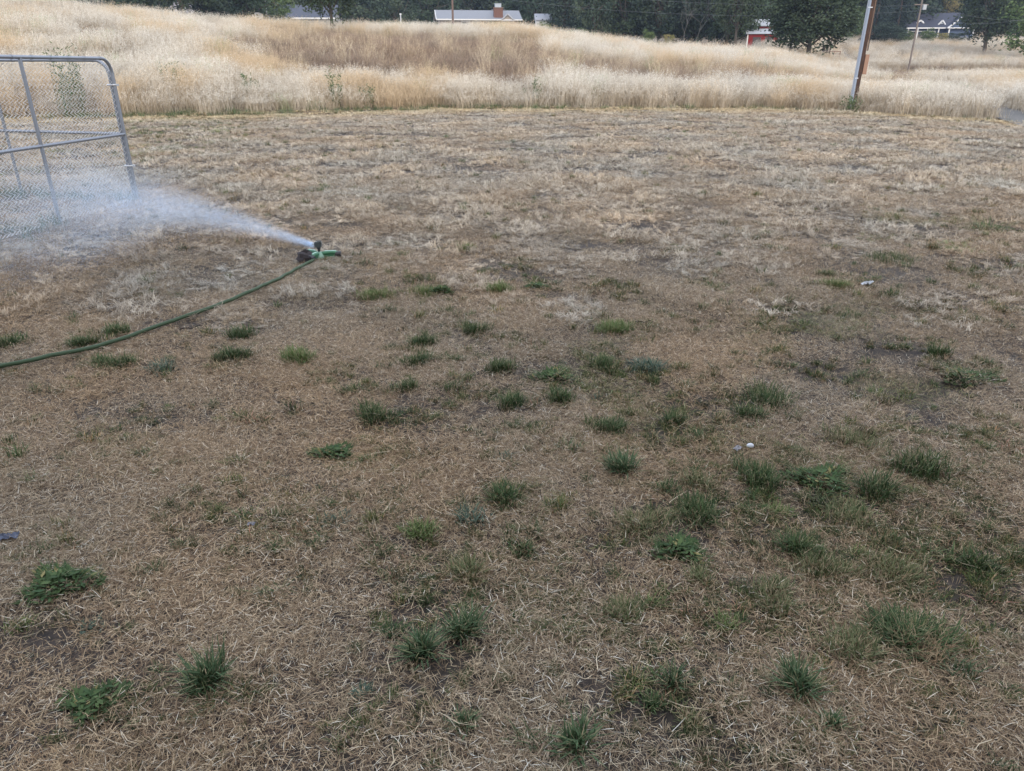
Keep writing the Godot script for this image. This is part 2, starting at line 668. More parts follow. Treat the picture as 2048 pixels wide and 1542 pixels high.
	for k in 4:
		var mb := MB.new()
		var c := pick(lin(0.42, 0.34, 0.23), lin(0.60, 0.52, 0.39))
		mb.blade(Vector3.ZERO, 0, rr(1.45, 1.6), rr(-0.4, 0.4), 0.1, 0.0021, c, c, rr(-0.25, 0.25))
		var cp := Copies.new()
		for j in 260:
			var dd := 1.2 + pow(rng.randf(), 1.6) * 9.0
			var x := rr(-1, 1) * (0.66 * dd + 1.0)
			var s := 0.4 + pow(rng.randf(), 2.0) * 1.2
			cp.t.append(Transform3D(Basis(Vector3.UP, rr(0, TAU)).scaled(Vector3(s, s, s * 0.8)), Vector3(x, gy(x, dd) + rr(0.012, 0.035), -dd)))
			cp.c.append(Color(1, 1, 1) * rr(0.75, 1.15))
		scatter("straw", mb.mesh(), M.straw, cp, ls)

# ---------- tall grass on the field ----------
func tall_clump(kind: int) -> MB:
	var mb := MB.new()
	var n := 46 if kind != 1 else 60
	for k in n:
		var r := sqrt(rng.randf()) * 0.32
		var a := rr(0, TAU)
		var h := rr(0.62, 1.05)
		var c: Color
		if kind == 0: c = pick(lin(0.38, 0.31, 0.225), lin(0.55, 0.475, 0.37))
		elif kind == 1:
			c = pick(lin(0.19, 0.14, 0.105), lin(0.30, 0.23, 0.175))
			h = rr(0.3, 0.62)
		else: c = pick(lin(0.38, 0.30, 0.205), lin(0.52, 0.43, 0.315))
		var yaw := rr(-0.8, 0.8) + (PI if rng.randf() < 0.3 else 0.0)
		var lean := rr(0.02, 0.3)
		var bend := rr(0.05, 0.5)
		var b := Vector3(cos(a) * r, -0.03, sin(a) * r)
		mb.blade(b, yaw, lean, bend, h, rr(0.007, 0.012), c, c * 1.05)
		if kind != 1 and k % 2 == 0 or k % 9 == 0:
			var f := Vector3(cos(yaw), 0, sin(yaw))
			var m := b + (f * sin(lean) + Vector3.UP * cos(lean)) * h * 0.5
			var dir := f * sin(lean + bend) + Vector3.UP * cos(lean + bend)
			var hc := pick(lin(0.56, 0.52, 0.45), lin(0.74, 0.70, 0.63)) if kind == 0 else c * 1.25
			for q in 7:
				var p := m + dir * h * rr(0.28, 0.56) + Vector3(rr(-1, 1), rr(-0.6, 0.2), rr(-1, 1)) * 0.045
				var ax := Vector3(rr(-0.5, 0.5), -1, rr(-0.5, 0.5)).normalized()
				mb.leaf(p, ax * 0.016, ax.cross(Vector3(rr(-1, 1), 0.2, rr(-1, 1)).normalized()) * 0.007, hc)
		if k % 4 == 0:   # dry blades low down
			mb.blade(b, rr(0, TAU), rr(0.3, 0.9), rr(0.3, 0.9), rr(0.25, 0.5), 0.011, c * 0.9, c)
	return mb

func tall_grass() -> void:
	var kinds := []
	var cps := []
	for k in 3:
		var a := []
		var b := []
		for j in 4:
			a.append(tall_clump(k).mesh())
			b.append(Copies.new())
		kinds.append(a)
		cps.append(b)
	var mown := Copies.new()
	for b in [[11.0, 36.0, 11.0, 1.0], [36.0, 58.0, 5.5, 1.15], [58.0, 95.0, 3.2, 1.3], [95.0, 188.0, 1.1, 1.7]]:
		var d: float = b[0]
		while d < b[1]:
			var hw := 0.64 * d + 2.5
			for k in int(b[2] * hw * 2.0):
				var x := rr(-hw, hw)
				var dd := d + rng.randf()
				var e := edge(x) + nz.get_noise_2d(x * 1.3, 7.0) * 0.6 + nz.get_noise_2d(x * 0.3, 17.0) * 0.9 + 0.2
				if dd < e + 0.1: continue
				var s := x / dd
				if dd > 88.0 and s < 0.30: continue
				if absf(x - road_x(dd)) < 0.75 + 0.2 * nz.get_noise_2d(x, dd): continue
				if dd > 40.0 and x < 0.30 * dd and dd > table(DS, DD, s) + 12.0: continue
				var right_of_road := x > road_x(dd)
				var n1 := nz.get_noise_2d(x * 0.11 + 3.0, dd * 0.09)
				var n2 := nz.get_noise_2d(x * 0.35 + 30.0, dd * 0.3)
				var sc: float = b[3] * rr(0.85, 1.15)
				var kind := 0
				var hs := 1.0
				if right_of_road and dd > 54.0 and dd < 92.0:
					if rng.randf() < 0.4: continue
					kind = 1
					hs = 0.3
				elif not right_of_road and dd > 33.0 + 3.0 * n1 and dd < 64.0 and s > -0.33 + 0.12 * n1 and s < 0.04:
					kind = 1
				elif not right_of_road and dd > 36.0 + 2.0 * n1 and dd < 50.0 and s > 0.0 and n2 < 0.45:
					kind = 1
				elif n1 + 0.4 * n2 > 0.30: kind = 2
				elif n1 - 0.4 * n2 < -0.32 and dd > 32.0: kind = 1
				hs *= 1.0 + 0.26 * n2 + 0.15 * n1
				if dd < e + 0.9: hs *= rr(0.45, 0.95)
				if s > 0.3 and dd < 60.0: hs *= 0.85
				if s > -0.35 and s < 0.02 and dd < 37.0: hs *= 0.8
				if dd > 95.0: hs *= 0.75
				if kind == 1 and rng.randf() < 0.08: kind = 2
				var tone := 1.05 + 0.2 * n2 + rr(-0.1, 0.1)
				var col := Color(tone * (1.0 + n1 * 0.06), tone, tone * (1.0 - n1 * 0.08))
				if rng.randf() < maxf(0.0, n2 - 0.28) * 0.5: col = Color(0.6, 0.78, 0.55)
				var cp: Copies = cps[kind][rng.randi() % 4]
				cp.t.append(Transform3D(Basis(Vector3.UP, rr(-0.6, 0.6) + (PI if rng.randf() < 0.25 else 0.0)).scaled(Vector3(sc, sc * hs, sc)), Vector3(x, gy(x, dd), -dd)))
				cp.c.append(col)
			d += 1.0
	var o := stuff("tall_dry_grass", "tall pale dry oat grass over the field beyond the lawn")
	for k in 3:
		for j in 4:
			scatter(["pale_oat_grass", "brown_grass", "golden_grass"][k], kinds[k][j], M.straw, cps[k][j], o)

# ---------- trees ----------
var crowns := []
var trunks := []

func crown(n_cl: int, per: int, leaf: float, rx: float, y0: float, y1: float, ca: Color, cb: Color, trunk: MB, bark: Color) -> MB:
	var mb := MB.new()
	var yc := (y0 + y1) * 0.5
	var ry := (y1 - y0) * 0.5
	var lean := Vector3(rr(-0.6, 0.6), 0, rr(-0.6, 0.6))
	var top := Vector3(lean.x, y0 + ry * 1.1, lean.z)
	trunk.tube(PackedVector3Array([Vector3(0, -0.4, 0), Vector3(0.05, 0.3, 0), Vector3(lean.x * 0.4, y0 * 0.6 + 0.6, lean.z * 0.4), top]), PackedFloat32Array([0.42, 0.30, 0.25, 0.08]), 7, bark)
	for k in n_cl:
		var dir := Vector3(rr(-1, 1), rr(-1, 1), rr(-1, 1)).normalized()
		var q := pow(rng.randf(), 0.4)
		var ce := Vector3(dir.x * rx * q, yc + dir.y * ry * q, dir.z * rx * q)
		if k % 3 == 0:
			var st := Vector3(lean.x * 0.4, y0 * 0.7 + 0.6, lean.z * 0.4).lerp(top, rr(0.0, 0.8))
			var mid := st.lerp(ce, 0.5) + Vector3(rr(-0.4, 0.4), rr(0.0, 0.6), rr(-0.4, 0.4))
			trunk.tube(PackedVector3Array([st, mid, ce]), PackedFloat32Array([0.11, 0.07, 0.025]), 4, bark)
		var cr := rx * rr(0.16, 0.30)
		var tone := pick(ca, cb)
		for j in per:
			var o := Vector3(rng.randfn(), rng.randfn() * 0.7, rng.randfn()) * cr * 0.55
			var a := Vector3(rr(-1, 1), rr(-0.6, 0.6), rr(-1, 1)).normalized() * leaf * rr(0.6, 1.2)
			var b := a.cross(Vector3(rr(-1, 1), rr(-1, 1), rr(-1, 1)).normalized()).normalized() * leaf * rr(0.3, 0.6)
			mb.leaf(ce + o, a, b, tone * rr(0.95, 1.65))
	return mb

func spruce(ca: Color, cb: Color, trunk: MB) -> MB:
	var mb := MB.new()
	trunk.tube(PackedVector3Array([Vector3(0, -0.4, 0), Vector3(0, 6, 0), Vector3(0, 12.6, 0)]), PackedFloat32Array([0.3, 0.18, 0.03]), 6, lin(0.09, 0.07, 0.055))
	for lv in 34:
		var y := 0.5 + lv * 0.36
		var r := 3.3 * pow(1.0 - lv / 35.0, 0.8) * rr(0.85, 1.1)
		for q in 9:
			var a := rr(0, TAU)
			for j in 13:
				var t := (j + rng.randf()) / 13.0
				var p := Vector3(cos(a) * r * t, y - t * t * 0.5 * r * 0.4 + rr(-0.12, 0.12), sin(a) * r * t)
				var ax := Vector3(cos(a + rr(-0.9, 0.9)), rr(-0.7, 0.1), sin(a + rr(-0.9, 0.9))).normalized()
				mb.leaf(p, ax * rr(0.2, 0.34), ax.cross(Vector3(rr(-1, 1), rr(-1, 1), rr(-1, 1))).normalized() * 0.09, pick(ca, cb) * rr(0.8, 1.25))
	return mb

func grow(mb: MB, p: Vector3, dir: Vector3, length: float, r: float, depth: int, bark: Color) -> void:
	var pts := PackedVector3Array([p])
	var rad := PackedFloat32Array([r])
	var q := p
	var d := dir
	for k in 3:
		d = (d + Vector3(rr(-0.28, 0.28), rr(-0.1, 0.15), rr(-0.28, 0.28))).normalized()
		q += d * length / 3.0
		pts.append(q)
		rad.append(r * (1.0 - 0.17 * (k + 1)))
		if depth > 0 and k > 0:
			for j in 2:
				var nd := (d + Vector3(rr(-1, 1), rr(-0.3, 0.5), rr(-1, 1))).normalized()
				grow(mb, q, nd, length * rr(0.5, 0.75), r * 0.5, depth - 1, bark)
	mb.tube(pts, rad, 5 if depth > 1 else 3, bark)

func tree(called: String, u: float, d: float, kind: int, height: float, wide: float, label: String, sink := 0.0) -> Node3D:
	var p := ahead(u, d)
	var t := thing(called, label, "tree", p - Vector3(0, sink, 0), rr(0, TAU), "trees behind the field")
	var s := height / 11.0
	var w := wide / 9.0
	part("trunk", trunks[kind], M.solid, t).scale = Vector3(w, s, w)
	part("crown", crowns[kind], M.leaf, t).scale = Vector3(w, s, w)
	return t

func trees() -> void:
	rng.seed = 101
	var bark := lin(0.11, 0.095, 0.08)
	var specs := [
		# 0-2 broad oaks down to the ground, 3 oak on a clear trunk, 4 lighter green, 5 yellow, 6 spruce
		[70, 95, 0.26, 4.6, 0.6, 11.0, lin(0.030, 0.048, 0.030), lin(0.050, 0.070, 0.042)],
		[64, 100, 0.28, 4.6, 0.4, 11.0, lin(0.034, 0.052, 0.038), lin(0.060, 0.078, 0.050)],
		[76, 85, 0.24, 4.4, 0.9, 11.0, lin(0.026, 0.042, 0.032), lin(0.045, 0.062, 0.044)],
		[140, 85, 0.22, 4.6, 1.5, 11.0, lin(0.034, 0.050, 0.030), lin(0.056, 0.074, 0.044)],
		[60, 90, 0.27, 4.3, 0.3, 11.0, lin(0.06, 0.095, 0.038), lin(0.11, 0.145, 0.055)],
		[55, 70, 0.27, 4.3, 1.2, 11.0, lin(0.12, 0.13, 0.05), lin(0.26, 0.22, 0.10)],
	]
	for q in specs:
		var tr := MB.new()
		crowns.append(crown(q[0], q[1], q[2], q[3], q[4], q[5], q[6], q[7], tr, bark).mesh())
		trunks.append(tr.mesh())
	var tr2 := MB.new()
	crowns.append(spruce(lin(0.022, 0.036, 0.032), lin(0.040, 0.056, 0.050), tr2).mesh())
	trunks.append(tr2.mesh())

	tree("oak_tree", 285, 112, 0, 10, 10, "dark leafy tree at far left of the tree line, low behind the hill crest", 3.0)
	tree("oak_tree", 372, 104, 3, 13, 8, "dark tree with visible trunk beside the brown roof at left")
	tree("oak_tree", 425, 108, 2, 11, 9, "dense dark tree just right of the brown roof at left", 2.0)
	tree("oak_tree", 492, 112, 0, 11, 9, "broad dark tree left of the white dish on the crest", 2.0)
	tree("oak_tree", 664, 67, 3, 9.5, 5.0, "lone round dark tree with short trunk standing on the grassy crest")
	tree("oak_tree", 735, 150, 1, 13, 11, "dark tree right behind the lone round tree on the crest", 2.0)
	tree("leafy_tree", 790, 140, 1, 10, 8, "medium green tree behind the short white post on the crest", 2.0)
	tree("oak_tree", 850, 160, 0, 14, 12, "dark tree behind the left end of the long grey roof", 2.0)
	tree("oak_tree", 935, 172, 2, 16, 13, "tall dark tree behind the middle of the long grey roof", 2.0)
	tree("oak_tree", 1015, 172, 1, 16, 12, "tall tree behind the brick chimney of the grey roofed house", 2.0)
	tree("oak_tree", 1075, 160, 0, 15, 11, "dark tree directly behind the small white shed", 2.0)
	tree("oak_tree", 1135, 135, 2, 13, 9, "very dark tree just right of the small white shed", 1.5)
	tree("leafy_tree", 1188, 118, 1, 12, 6, "narrow green ivy covered tree right of the small shed", 1.0)
	tree("oak_tree", 1245, 122, 0, 13, 9, "wide greyish oak in the middle of the tree line", 1.0)
	tree("oak_tree", 1318, 120, 2, 13, 9, "dark oak behind the two lime green bushes", 1.0)
	tree("oak_tree", 1395, 122, 1, 13, 9, "grey green oak behind the bare pale tree", 1.0)
	tree("oak_tree", 1460, 118, 0, 13, 9, "dark oak between the leaning bare tree and red barn", 1.0)
	tree("oak_tree", 1474, 106, 3, 12, 6.0, "oak whose low boughs hang over the red barn roof")
	tree("oak_tree", 1530, 150, 2, 15, 12, "dark oak rising behind the red barn", 1.0)
	tree("oak_tree", 1588, 90, 3, 9.5, 5.0, "oak just right of the red barn, left of two trunks")
	tree("oak_tree", 1625, 85, 3, 9.0, 8.6, "broad dark oak nearest the gate, drooping to the grass")
	tree("leafy_tree", 1705, 162, 4, 8, 6, "bright green young tree just left of the big pole", 0.3)
	tree("spruce_tree", 1752, 150, 6, 16, 8, "dark spruce just right of the big pole", 0.5)
	tree("spruce_tree", 1796, 158, 6, 15, 9, "dark spruce left of the blue house", 0.5)
	tree("oak_tree", 1850, 205, 1, 16, 13, "dark tree behind the blue house dormer", 1.0)
	tree("leafy_tree", 1888, 200, 5, 16, 8, "yellowing tree above the blue house roof", 1.0)
	tree("oak_tree", 1982, 122, 3, 13, 9.0, "large dark oak with forked trunk alone in the right hand field")
	tree("oak_tree", 2002, 172, 2, 14, 11, "dark tree behind and right of the big field oak", 1.0)
	tree("leafy_tree", 2040, 200, 4, 17, 10, "light green sunlit tree at the top right corner", 1.0)
	tree("leafy_tree", 2075, 108, 4, 12, 8.5, "leafy tree reaching in at the right edge of the picture")

	# bare pale trees in front of the wood
	for q in [[1388, 111, 6.0, 0.075, 0.12, "bare pale grey tree left of the leaning bare tree"], [1440, 111, 6.5, 0.085, 0.35, "leaning bare pale tree with forked branches before the dark oaks"], [1372, 111, 5.5, 0.07, -0.2, "thin bare pale tree, leftmost of the bare ones"]]:
		var mb := MB.new()
		grow(mb, Vector3(0, -0.5, 0), Vector3(q[4], 1, 0).normalized(), q[2] * 0.62, q[3], 3, lin(0.14, 0.135, 0.125))
		var t := thing("bare_tree", q[5], "tree", ahead(q[0], q[1]), 0, "trees behind the field")
		part("trunk", mb, M.solid, t)
	# low bushes
	for q in [[1090, 100, 4, 1.9, 2.0, "round green bush in front of the small white shed"], [1157, 96, 4, 1.5, 2.4, "low green bush right of the shed bush"], [1298, 97, 4, 2.1, 1.7, "lime green bush at the foot of the middle oaks, left one"], [1340, 95, 5, 1.9, 1.4, "yellow green bush at the foot of the middle oaks, right one"], [558, 125, 4, 5.5, 5.0, "pale green bush between the white dish and dark roof"], [1816, 152, 4, 2.6, 3.2, "rounded green shrub before the blue house, left one"], [1862, 152, 4, 3.0, 3.0, "rounded green shrub before the blue house, by the thin pole"], [1890, 155, 5, 2.4, 2.6, "straw yellow shrub before the blue house gable"], [1915, 156, 1, 2.2, 3.6, "dark shrub under the blue house gable"], [1775, 148, 2, 4.0, 7.0, "dark low shrub below the spruces"]]:
		var t := thing("bush", q[5], "bush", ahead(q[0], q[1]), rr(0, TAU), "bushes at the field edge")
		part("foliage", crowns[q[2]], M.leaf, t).scale = Vector3(q[4] / 9.0, q[3] / 11.0, q[4] / 9.0)
	# wood far behind
	var o := stuff("far_woods", "dark wooded slope far behind the houses")
	var cps := []
	for k in 7: cps.append(Copies.new())
	for k in 420:
		var d := rr(172, 262)
		var x := rr(-0.72, 0.72) * d
		if x / d > 0.52 and x / d < 0.60 and d < 200: continue
		var kind: int = [0, 1, 2, 2, 0, 1, 6][rng.randi() % 7]
		if rng.randf() < 0.06: kind = 4
		var s := rr(1.1, 1.7)
		cps[kind].t.append(Transform3D(Basis(Vector3.UP, rr(0, TAU)).scaled(Vector3(s, s, s)), Vector3(x, gy(x, d) - 1.5, -d)))
		cps[kind].c.append(Color(1, 1, 1) * rr(0.75, 1.25))
	for k in 7: scatter("far_tree", crowns[k], M.leaf, cps[k], o)

# ---------- buildings ----------
func gable_roof(mb: MB, w: float, dp: float, y0: float, y1: float, thick: float, col: Color) -> void:
	# ridge along x, centred; two slabs
	for s in [-1.0, 1.0]:
		var a := Vector3(-w / 2, y0, s * dp / 2)
		var b := Vector3(w / 2, y0, s * dp / 2)
		var c := Vector3(w / 2, y1, 0)
		var d := Vector3(-w / 2, y1, 0)
		var up := Vector3(0, thick, 0)
		mb.face([a + up, b + up, c + up, d + up] if s < 0 else [a + up, d + up, c + up, b + up], col)
		mb.face([a, d, c, b] if s < 0 else [a, b, c, d], col)
		mb.face([a, b, b + up, a + up] if s > 0 else [b, a, a + up, b + up], col)
		mb.face([a, a + up, d + up, d], col)
		mb.face([b, c, c + up, b + up], col)

func gable_walls(mb: MB, w: float, dp: float, h: float, y1: float, col: Color) -> void:
	mb.box(Vector3(0, h / 2, 0), Vector3(w, h, dp), col)
	for s in [-1.0, 1.0]:
		mb.face([Vector3(s * w / 2, h, -dp / 2), Vector3(s * w / 2, h, dp / 2), Vector3(s * w / 2, y1, 0)], col)

func trim_beam(mb: MB, a: Vector3, b: Vector3, w: float, col: Color) -> void:
	mb.tube(PackedVector3Array([a, b]), PackedFloat32Array([w]), 4, col)

func window_part(parent: Node, at: Vector3, w: float, h: float, frame: Color) -> void:
	var f := MB.new()
	f.box(at + Vector3(0, h / 2 + 0.06, 0.05), Vector3(w + 0.24, 0.12, 0.1), frame)
	f.box(at + Vector3(0, -h / 2 - 0.06, 0.05), Vector3(w + 0.24, 0.12, 0.1), frame)
	f.box(at + Vector3(-w / 2 - 0.06, 0, 0.05), Vector3(0.12, h, 0.1), frame)
	f.box(at + Vector3(w / 2 + 0.06, 0, 0.05), Vector3(0.12, h, 0.1), frame)
	var wn := part("window", f, M.solid, parent)
	var p := MB.new()
	p.box(at + Vector3(0, 0, 0.02), Vector3(w, h, 0.03), Color(0.05, 0.06, 0.08))
	part("pane", p, M.glass, wn)

func buildings() -> void:
	M.glass = vertex_mat(0.1)
	var W := Color(0.7, 0.7, 0.7)
	# long grey-roofed ranch house; its left end turned a little to us
	var p := ahead(955, 145) - Vector3(0, 0.3, 0)
	var t := thing("ranch_house", "long low house with pale grey roof and brick chimney on the crest", "house", p + Vector3(0, 0.25, 0), 0.14)
	t.scale = Vector3(0.92, 0.92, 0.92)
	var mb := MB.new()
	gable_walls(mb, 14.6, 7.4, 2.7, 4.2, Color(0.42, 0.36, 0.32))
	part("wall", mb, M.solid, t)
	mb = MB.new()
	gable_roof(mb, 16.0, 9.0, 2.45, 4.15, 0.14, Color(0.27, 0.285, 0.32))
	var rf := part("roof", mb, grain_vertex(0.25), t)
	mb = MB.new()
	mb.box(Vector3(0, 2.5, 4.56), Vector3(16.1, 0.2, 0.06), W)
	part("gutter", mb, M.solid, rf)
	for x in [-5.0, -3.0, -1.2, 2.9, 5.2]:
		mb = MB.new()
		mb.box(Vector3(x, 4.35, -0.05), Vector3(0.35, 0.2, 0.3), Color(0.16, 0.16, 0.17))
		part("roof_vent", mb, M.solid, rf)
	mb = MB.new()
	mb.box(Vector3(3.6, 2.75, 3.2), Vector3(1.7, 3.5, 1.0), Color(0.30, 0.15, 0.11))
	mb.box(Vector3(3.6, 4.56, 3.2), Vector3(1.85, 0.14, 1.15), Color(0.34, 0.22, 0.18))
	part("chimney", mb, grain_vertex(0.5), t)
	mb = MB.new()
	mb.box(Vector3(3.9, 4.9, 0.4), Vector3(1.15, 1.0, 1.1), Color(0.42, 0.46, 0.5))
	mb.box(Vector3(3.9, 5.43, 0.4), Vector3(1.25, 0.07, 1.2), Color(0.3, 0.33, 0.36))
	part("cooler_box", mb, M.solid, rf)
	mb = MB.new()
	gable_end(mb, Vector3(5.2, 2.3, 4.5), 2.6, 1.1, 3.2, Color(0.27, 0.285, 0.32), Color(0.36, 0.32, 0.29), Color(0.36, 0.36, 0.38))
	part("porch_gable", mb, M.solid, t)
	for x in [-2.6, -0.5, 1.6]: window_part(t, Vector3(x, 1.7, 3.7), 1.5, 1.0, W)
	for s in [-1.0, 1.0]:
		mb = MB.new()
		trim_beam(mb, Vector3(-8.03, 2.5, 4.5 * s), Vector3(-8.03, 4.2, 0), 0.12, W)
		part("barge_board", mb, M.solid, rf)
	# small shed
	t = thing("garden_shed", "small white shed with grey roof right of the long house", "shed", ahead(1085, 138), 0.05)
	mb = MB.new()
	mb.box(Vector3(0, 1.2, 0), Vector3(2.3, 2.4, 2.2), Color(0.62, 0.63, 0.64))
	part("wall", mb, M.solid, t)
	mb = MB.new()
	gable_roof(mb, 2.8, 2.8, 2.25, 3.2, 0.1, Color(0.36, 0.38, 0.43))
	part("roof", mb, M.solid, t)
	# dark-roofed house half hidden by the lone tree
	t = thing("dark_roofed_house", "low house with dark slate roof behind the lone tree", "house", ahead(612, 138) - Vector3(0, 0.6, 0), 0.05)
	mb = MB.new()
	gable_walls(mb, 10.4, 7, 2.7, 4.4, Color(0.45, 0.44, 0.42))
	part("wall", mb, M.solid, t)
	mb = MB.new()
	gable_roof(mb, 11.2, 8.6, 2.4, 4.5, 0.14, Color(0.085, 0.095, 0.13))
	var rf2 := part("roof", mb, grain_vertex(0.25), t)
	mb = MB.new()
	mb.box(Vector3(0, 2.46, 4.36), Vector3(11.3, 0.2, 0.06), W)
	part("gutter", mb, M.solid, rf2)
	mb = MB.new()
	mb.box(Vector3(-4.6, 4.4, 0.2), Vector3(0.8, 2.0, 0.8), Color(0.30, 0.13, 0.10))
	mb.box(Vector3(-4.6, 5.45, 0.2), Vector3(0.9, 0.1, 0.9), Color(0.4, 0.36, 0.33))
	part("chimney", mb, grain_vertex(0.5), t)
	# brown-roofed building at far left, partly behind the crest
	t = thing("brown_roofed_cabin", "brownish roof showing over the hill crest at upper left", "house", ahead(388, 118) - Vector3(0, 0.5, 0), -0.25)
	mb = MB.new()
	gable_walls(mb, 4.6, 5, 2.4, 3.7, Color(0.30, 0.24, 0.2))
	part("wall", mb, M.solid, t)
	mb = MB.new()
	gable_roof(mb, 5.4, 6.4, 2.2, 3.8, 0.12, Color(0.30, 0.27, 0.27))
	part("roof", mb, M.solid, t)
	# white dish
	t = thing("satellite_dish", "white satellite dish on the crest left of the dark roof", "dish", ahead(518, 112))
	mb = MB.new()
	var rim := []
	for k in 16: rim.append(Vector3(cos(TAU * k / 16.0) * 0.75, 1.9 + sin(TAU * k / 16.0) * 0.42, 0.18))
	for k in 16:
		mb.face([Vector3(0, 1.82, 0), rim[k], rim[(k + 1) % 16]], W)
		mb.face([Vector3(0, 1.78, -0.04), rim[(k + 1) % 16], rim[k]], W)
	part("bowl", mb, M.solid, t)
	mb = MB.new()
	mb.tube(PackedVector3Array([Vector3(0, -0.2, -0.05), Vector3(0, 1.8, -0.05)]), PackedFloat32Array([0.05]), 6, Color(0.4, 0.4, 0.4))
	part("mast", mb, M.solid, t)
	mb = MB.new()
	mb.tube(PackedVector3Array([Vector3(0, 1.55, 0.1), Vector3(0, 1.8, 0.7)]), PackedFloat32Array([0.03]), 5, Color(0.4, 0.4, 0.4))
	part("arm", mb, M.solid, t)
	# red barn
	p = ahead(1526, 118)
	t = thing("red_barn", "small red barn with white metal roofs under the oaks", "barn", p - Vector3(0, 0.3, 0), -0.22)
	t.scale = Vector3(0.92, 0.92, 0.92)
	var red := Color(0.22, 0.028, 0.03)
	mb = MB.new()
	gable_walls(mb, 3.4, 3.4, 3.4, 4.2, red)
	mb.box(Vector3(0, 1.15, 2.7), Vector3(4.6, 2.3, 2.0), red)
	part("wall", mb, M.solid, t)
	mb = MB.new()
	gable_roof(mb, 4.0, 4.2, 3.3, 4.25, 0.1, Color(0.38, 0.40, 0.44))
	part("roof", mb, M.solid, t)
	mb = MB.new()
	mb.face([Vector3(-2.6, 2.25, 4.0), Vector3(-2.6, 3.0, 1.7), Vector3(2.6, 3.0, 1.7), Vector3(2.6, 2.25, 4.0)], Color(0.40, 0.42, 0.46))
	mb.face([Vector3(-2.6, 2.17, 4.0), Vector3(2.6, 2.17, 4.0), Vector3(2.6, 2.92, 1.72), Vector3(-2.6, 2.92, 1.72)], Color(0.5, 0.5, 0.5))
	mb.face([Vector3(-2.6, 2.17, 4.0), Vector3(-2.6, 2.25, 4.0), Vector3(2.6, 2.25, 4.0), Vector3(2.6, 2.17, 4.0)], Color(0.40, 0.42, 0.46))
	part("lean_to_roof", mb, M.solid, t)
	for x in [-2.3, 2.3]:
		mb = MB.new()
		mb.box(Vector3(x, 1.1, 3.72), Vector3(0.2, 2.2, 0.14), W)
		part("corner_board", mb, M.solid, t)
	for x in [-0.9, 0.9]:
		mb = MB.new()
		mb.box(Vector3(x, 1.0, 3.71), Vector3(1.2, 1.5, 0.08), Color(0.10, 0.09, 0.09))
		part("stall_door", mb, M.solid, t)
	mb = MB.new()
	mb.box(Vector3(1.78, 3.1, 1.72), Vector3(0.16, 1.0, 0.12), W)
	part("corner_board", mb, M.solid, t)
	# blue house with white trim
	p = ahead(1862, 172) - Vector3(0, 0.9, 0)
	t = thing("blue_house", "dark blue house with white trim, dormer and gable at upper right", "house", p, -0.12)
	var blue := Color(0.085, 0.11, 0.17)
	var slate := Color(0.07, 0.075, 0.11)
	mb = MB.new()
	gable_walls(mb, 11.6, 7, 2.7, 5.4, blue)
	part("wall", mb, M.solid, t)
	mb = MB.new()
	gable_roof(mb, 12.6, 8.6, 2.6, 5.5, 0.15, slate)
	rf = part("roof", mb, grain_vertex(0.25), t)
	mb = MB.new()
	mb.box(Vector3(-2.2, 2.68, 4.36), Vector3(8.2, 0.22, 0.08), W)
	part("gutter", mb, M.solid, rf)
	mb = MB.new()
	gable_end(mb, Vector3(-3.2, 3.2, 2.8), 2.2, 0.95, 1.6, slate, blue, W)
	var dm := part("dormer", mb, M.solid, t)
	window_part(dm, Vector3(-3.2, 3.55, 2.86), 0.9, 0.7, Color(0.75, 0.78, 0.8))
	mb = MB.new()
	gable_end(mb, Vector3(4.2, 2.6, 5.2), 5.6, 2.3, 5.0, slate, blue, W)
	part("front_gable", mb, M.solid, t)
	mb = MB.new()
	mb.box(Vector3(4.2, 1.3, 4.2), Vector3(4.8, 2.6, 1.9), blue)
	part("front_wing", mb, M.solid, t)
	for x in [1.85, 6.55]:
		mb = MB.new()
		mb.box(Vector3(x, 1.3, 5.18), Vector3(0.22, 2.6, 0.12), W)
		part("corner_board", mb, M.solid, t)
	for x in [-4.8, -2.9, -1.0]: window_part(t, Vector3(x, 1.4, 3.5), 1.5, 1.3, W)
	for x in [-5.7, -3.85, -1.95, 0.2]:
		mb = MB.new()
		mb.box(Vector3(x, 1.3, 4.2), Vector3(0.18, 2.6, 0.18), W)
		part("porch_post", mb, M.solid, t)
	mb = MB.new()
	gable_end(mb, Vector3(0.9, 3.2, 3.2), 1.5, 0.9, 1.6, slate, Color(0.5, 0.55, 0.62), W)
	part("small_dormer", mb, M.solid, t)

func gable_end(mb: MB, at: Vector3, w: float, h: float, dp: float, roof: Color, wall: Color, trim: Color) -> void:
	# a small gable facing +z: ridge along z
	var a := at + Vector3(-w / 2, 0, 0)
	var b := at + Vector3(w / 2, 0, 0)
	var c := at + Vector3(0, h, 0)
	mb.face([a, c, b], wall)
	var bk := Vector3(0, 0, -dp)
	var o := Vector3(0, 0.02, 0.12)
	mb.face([a + o, c + o, c + bk, a + bk], roof)
	mb.face([b + o, b + bk, c + bk, c + o], roof)
	mb.box(at + Vector3(0, -0.3, -dp / 2), Vector3(w * 0.86, 0.6, dp * 0.98), wall)
	for q in [[a, c], [b, c]]: mb.tube(PackedVector3Array([q[0] + o, q[1] + o]), PackedFloat32Array([0.16]), 4, trim)
	mb.tube(PackedVector3Array([a + o * 1.3, b + o * 1.3]), PackedFloat32Array([0.13]), 4, trim)

func grain_vertex(strength: float) -> StandardMaterial3D:
	var m := grainy(1, 1, 1, 0.85, Vector3(0.8, 3.0, 0.8), strength)
	m.vertex_color_use_as_albedo = true
	return m

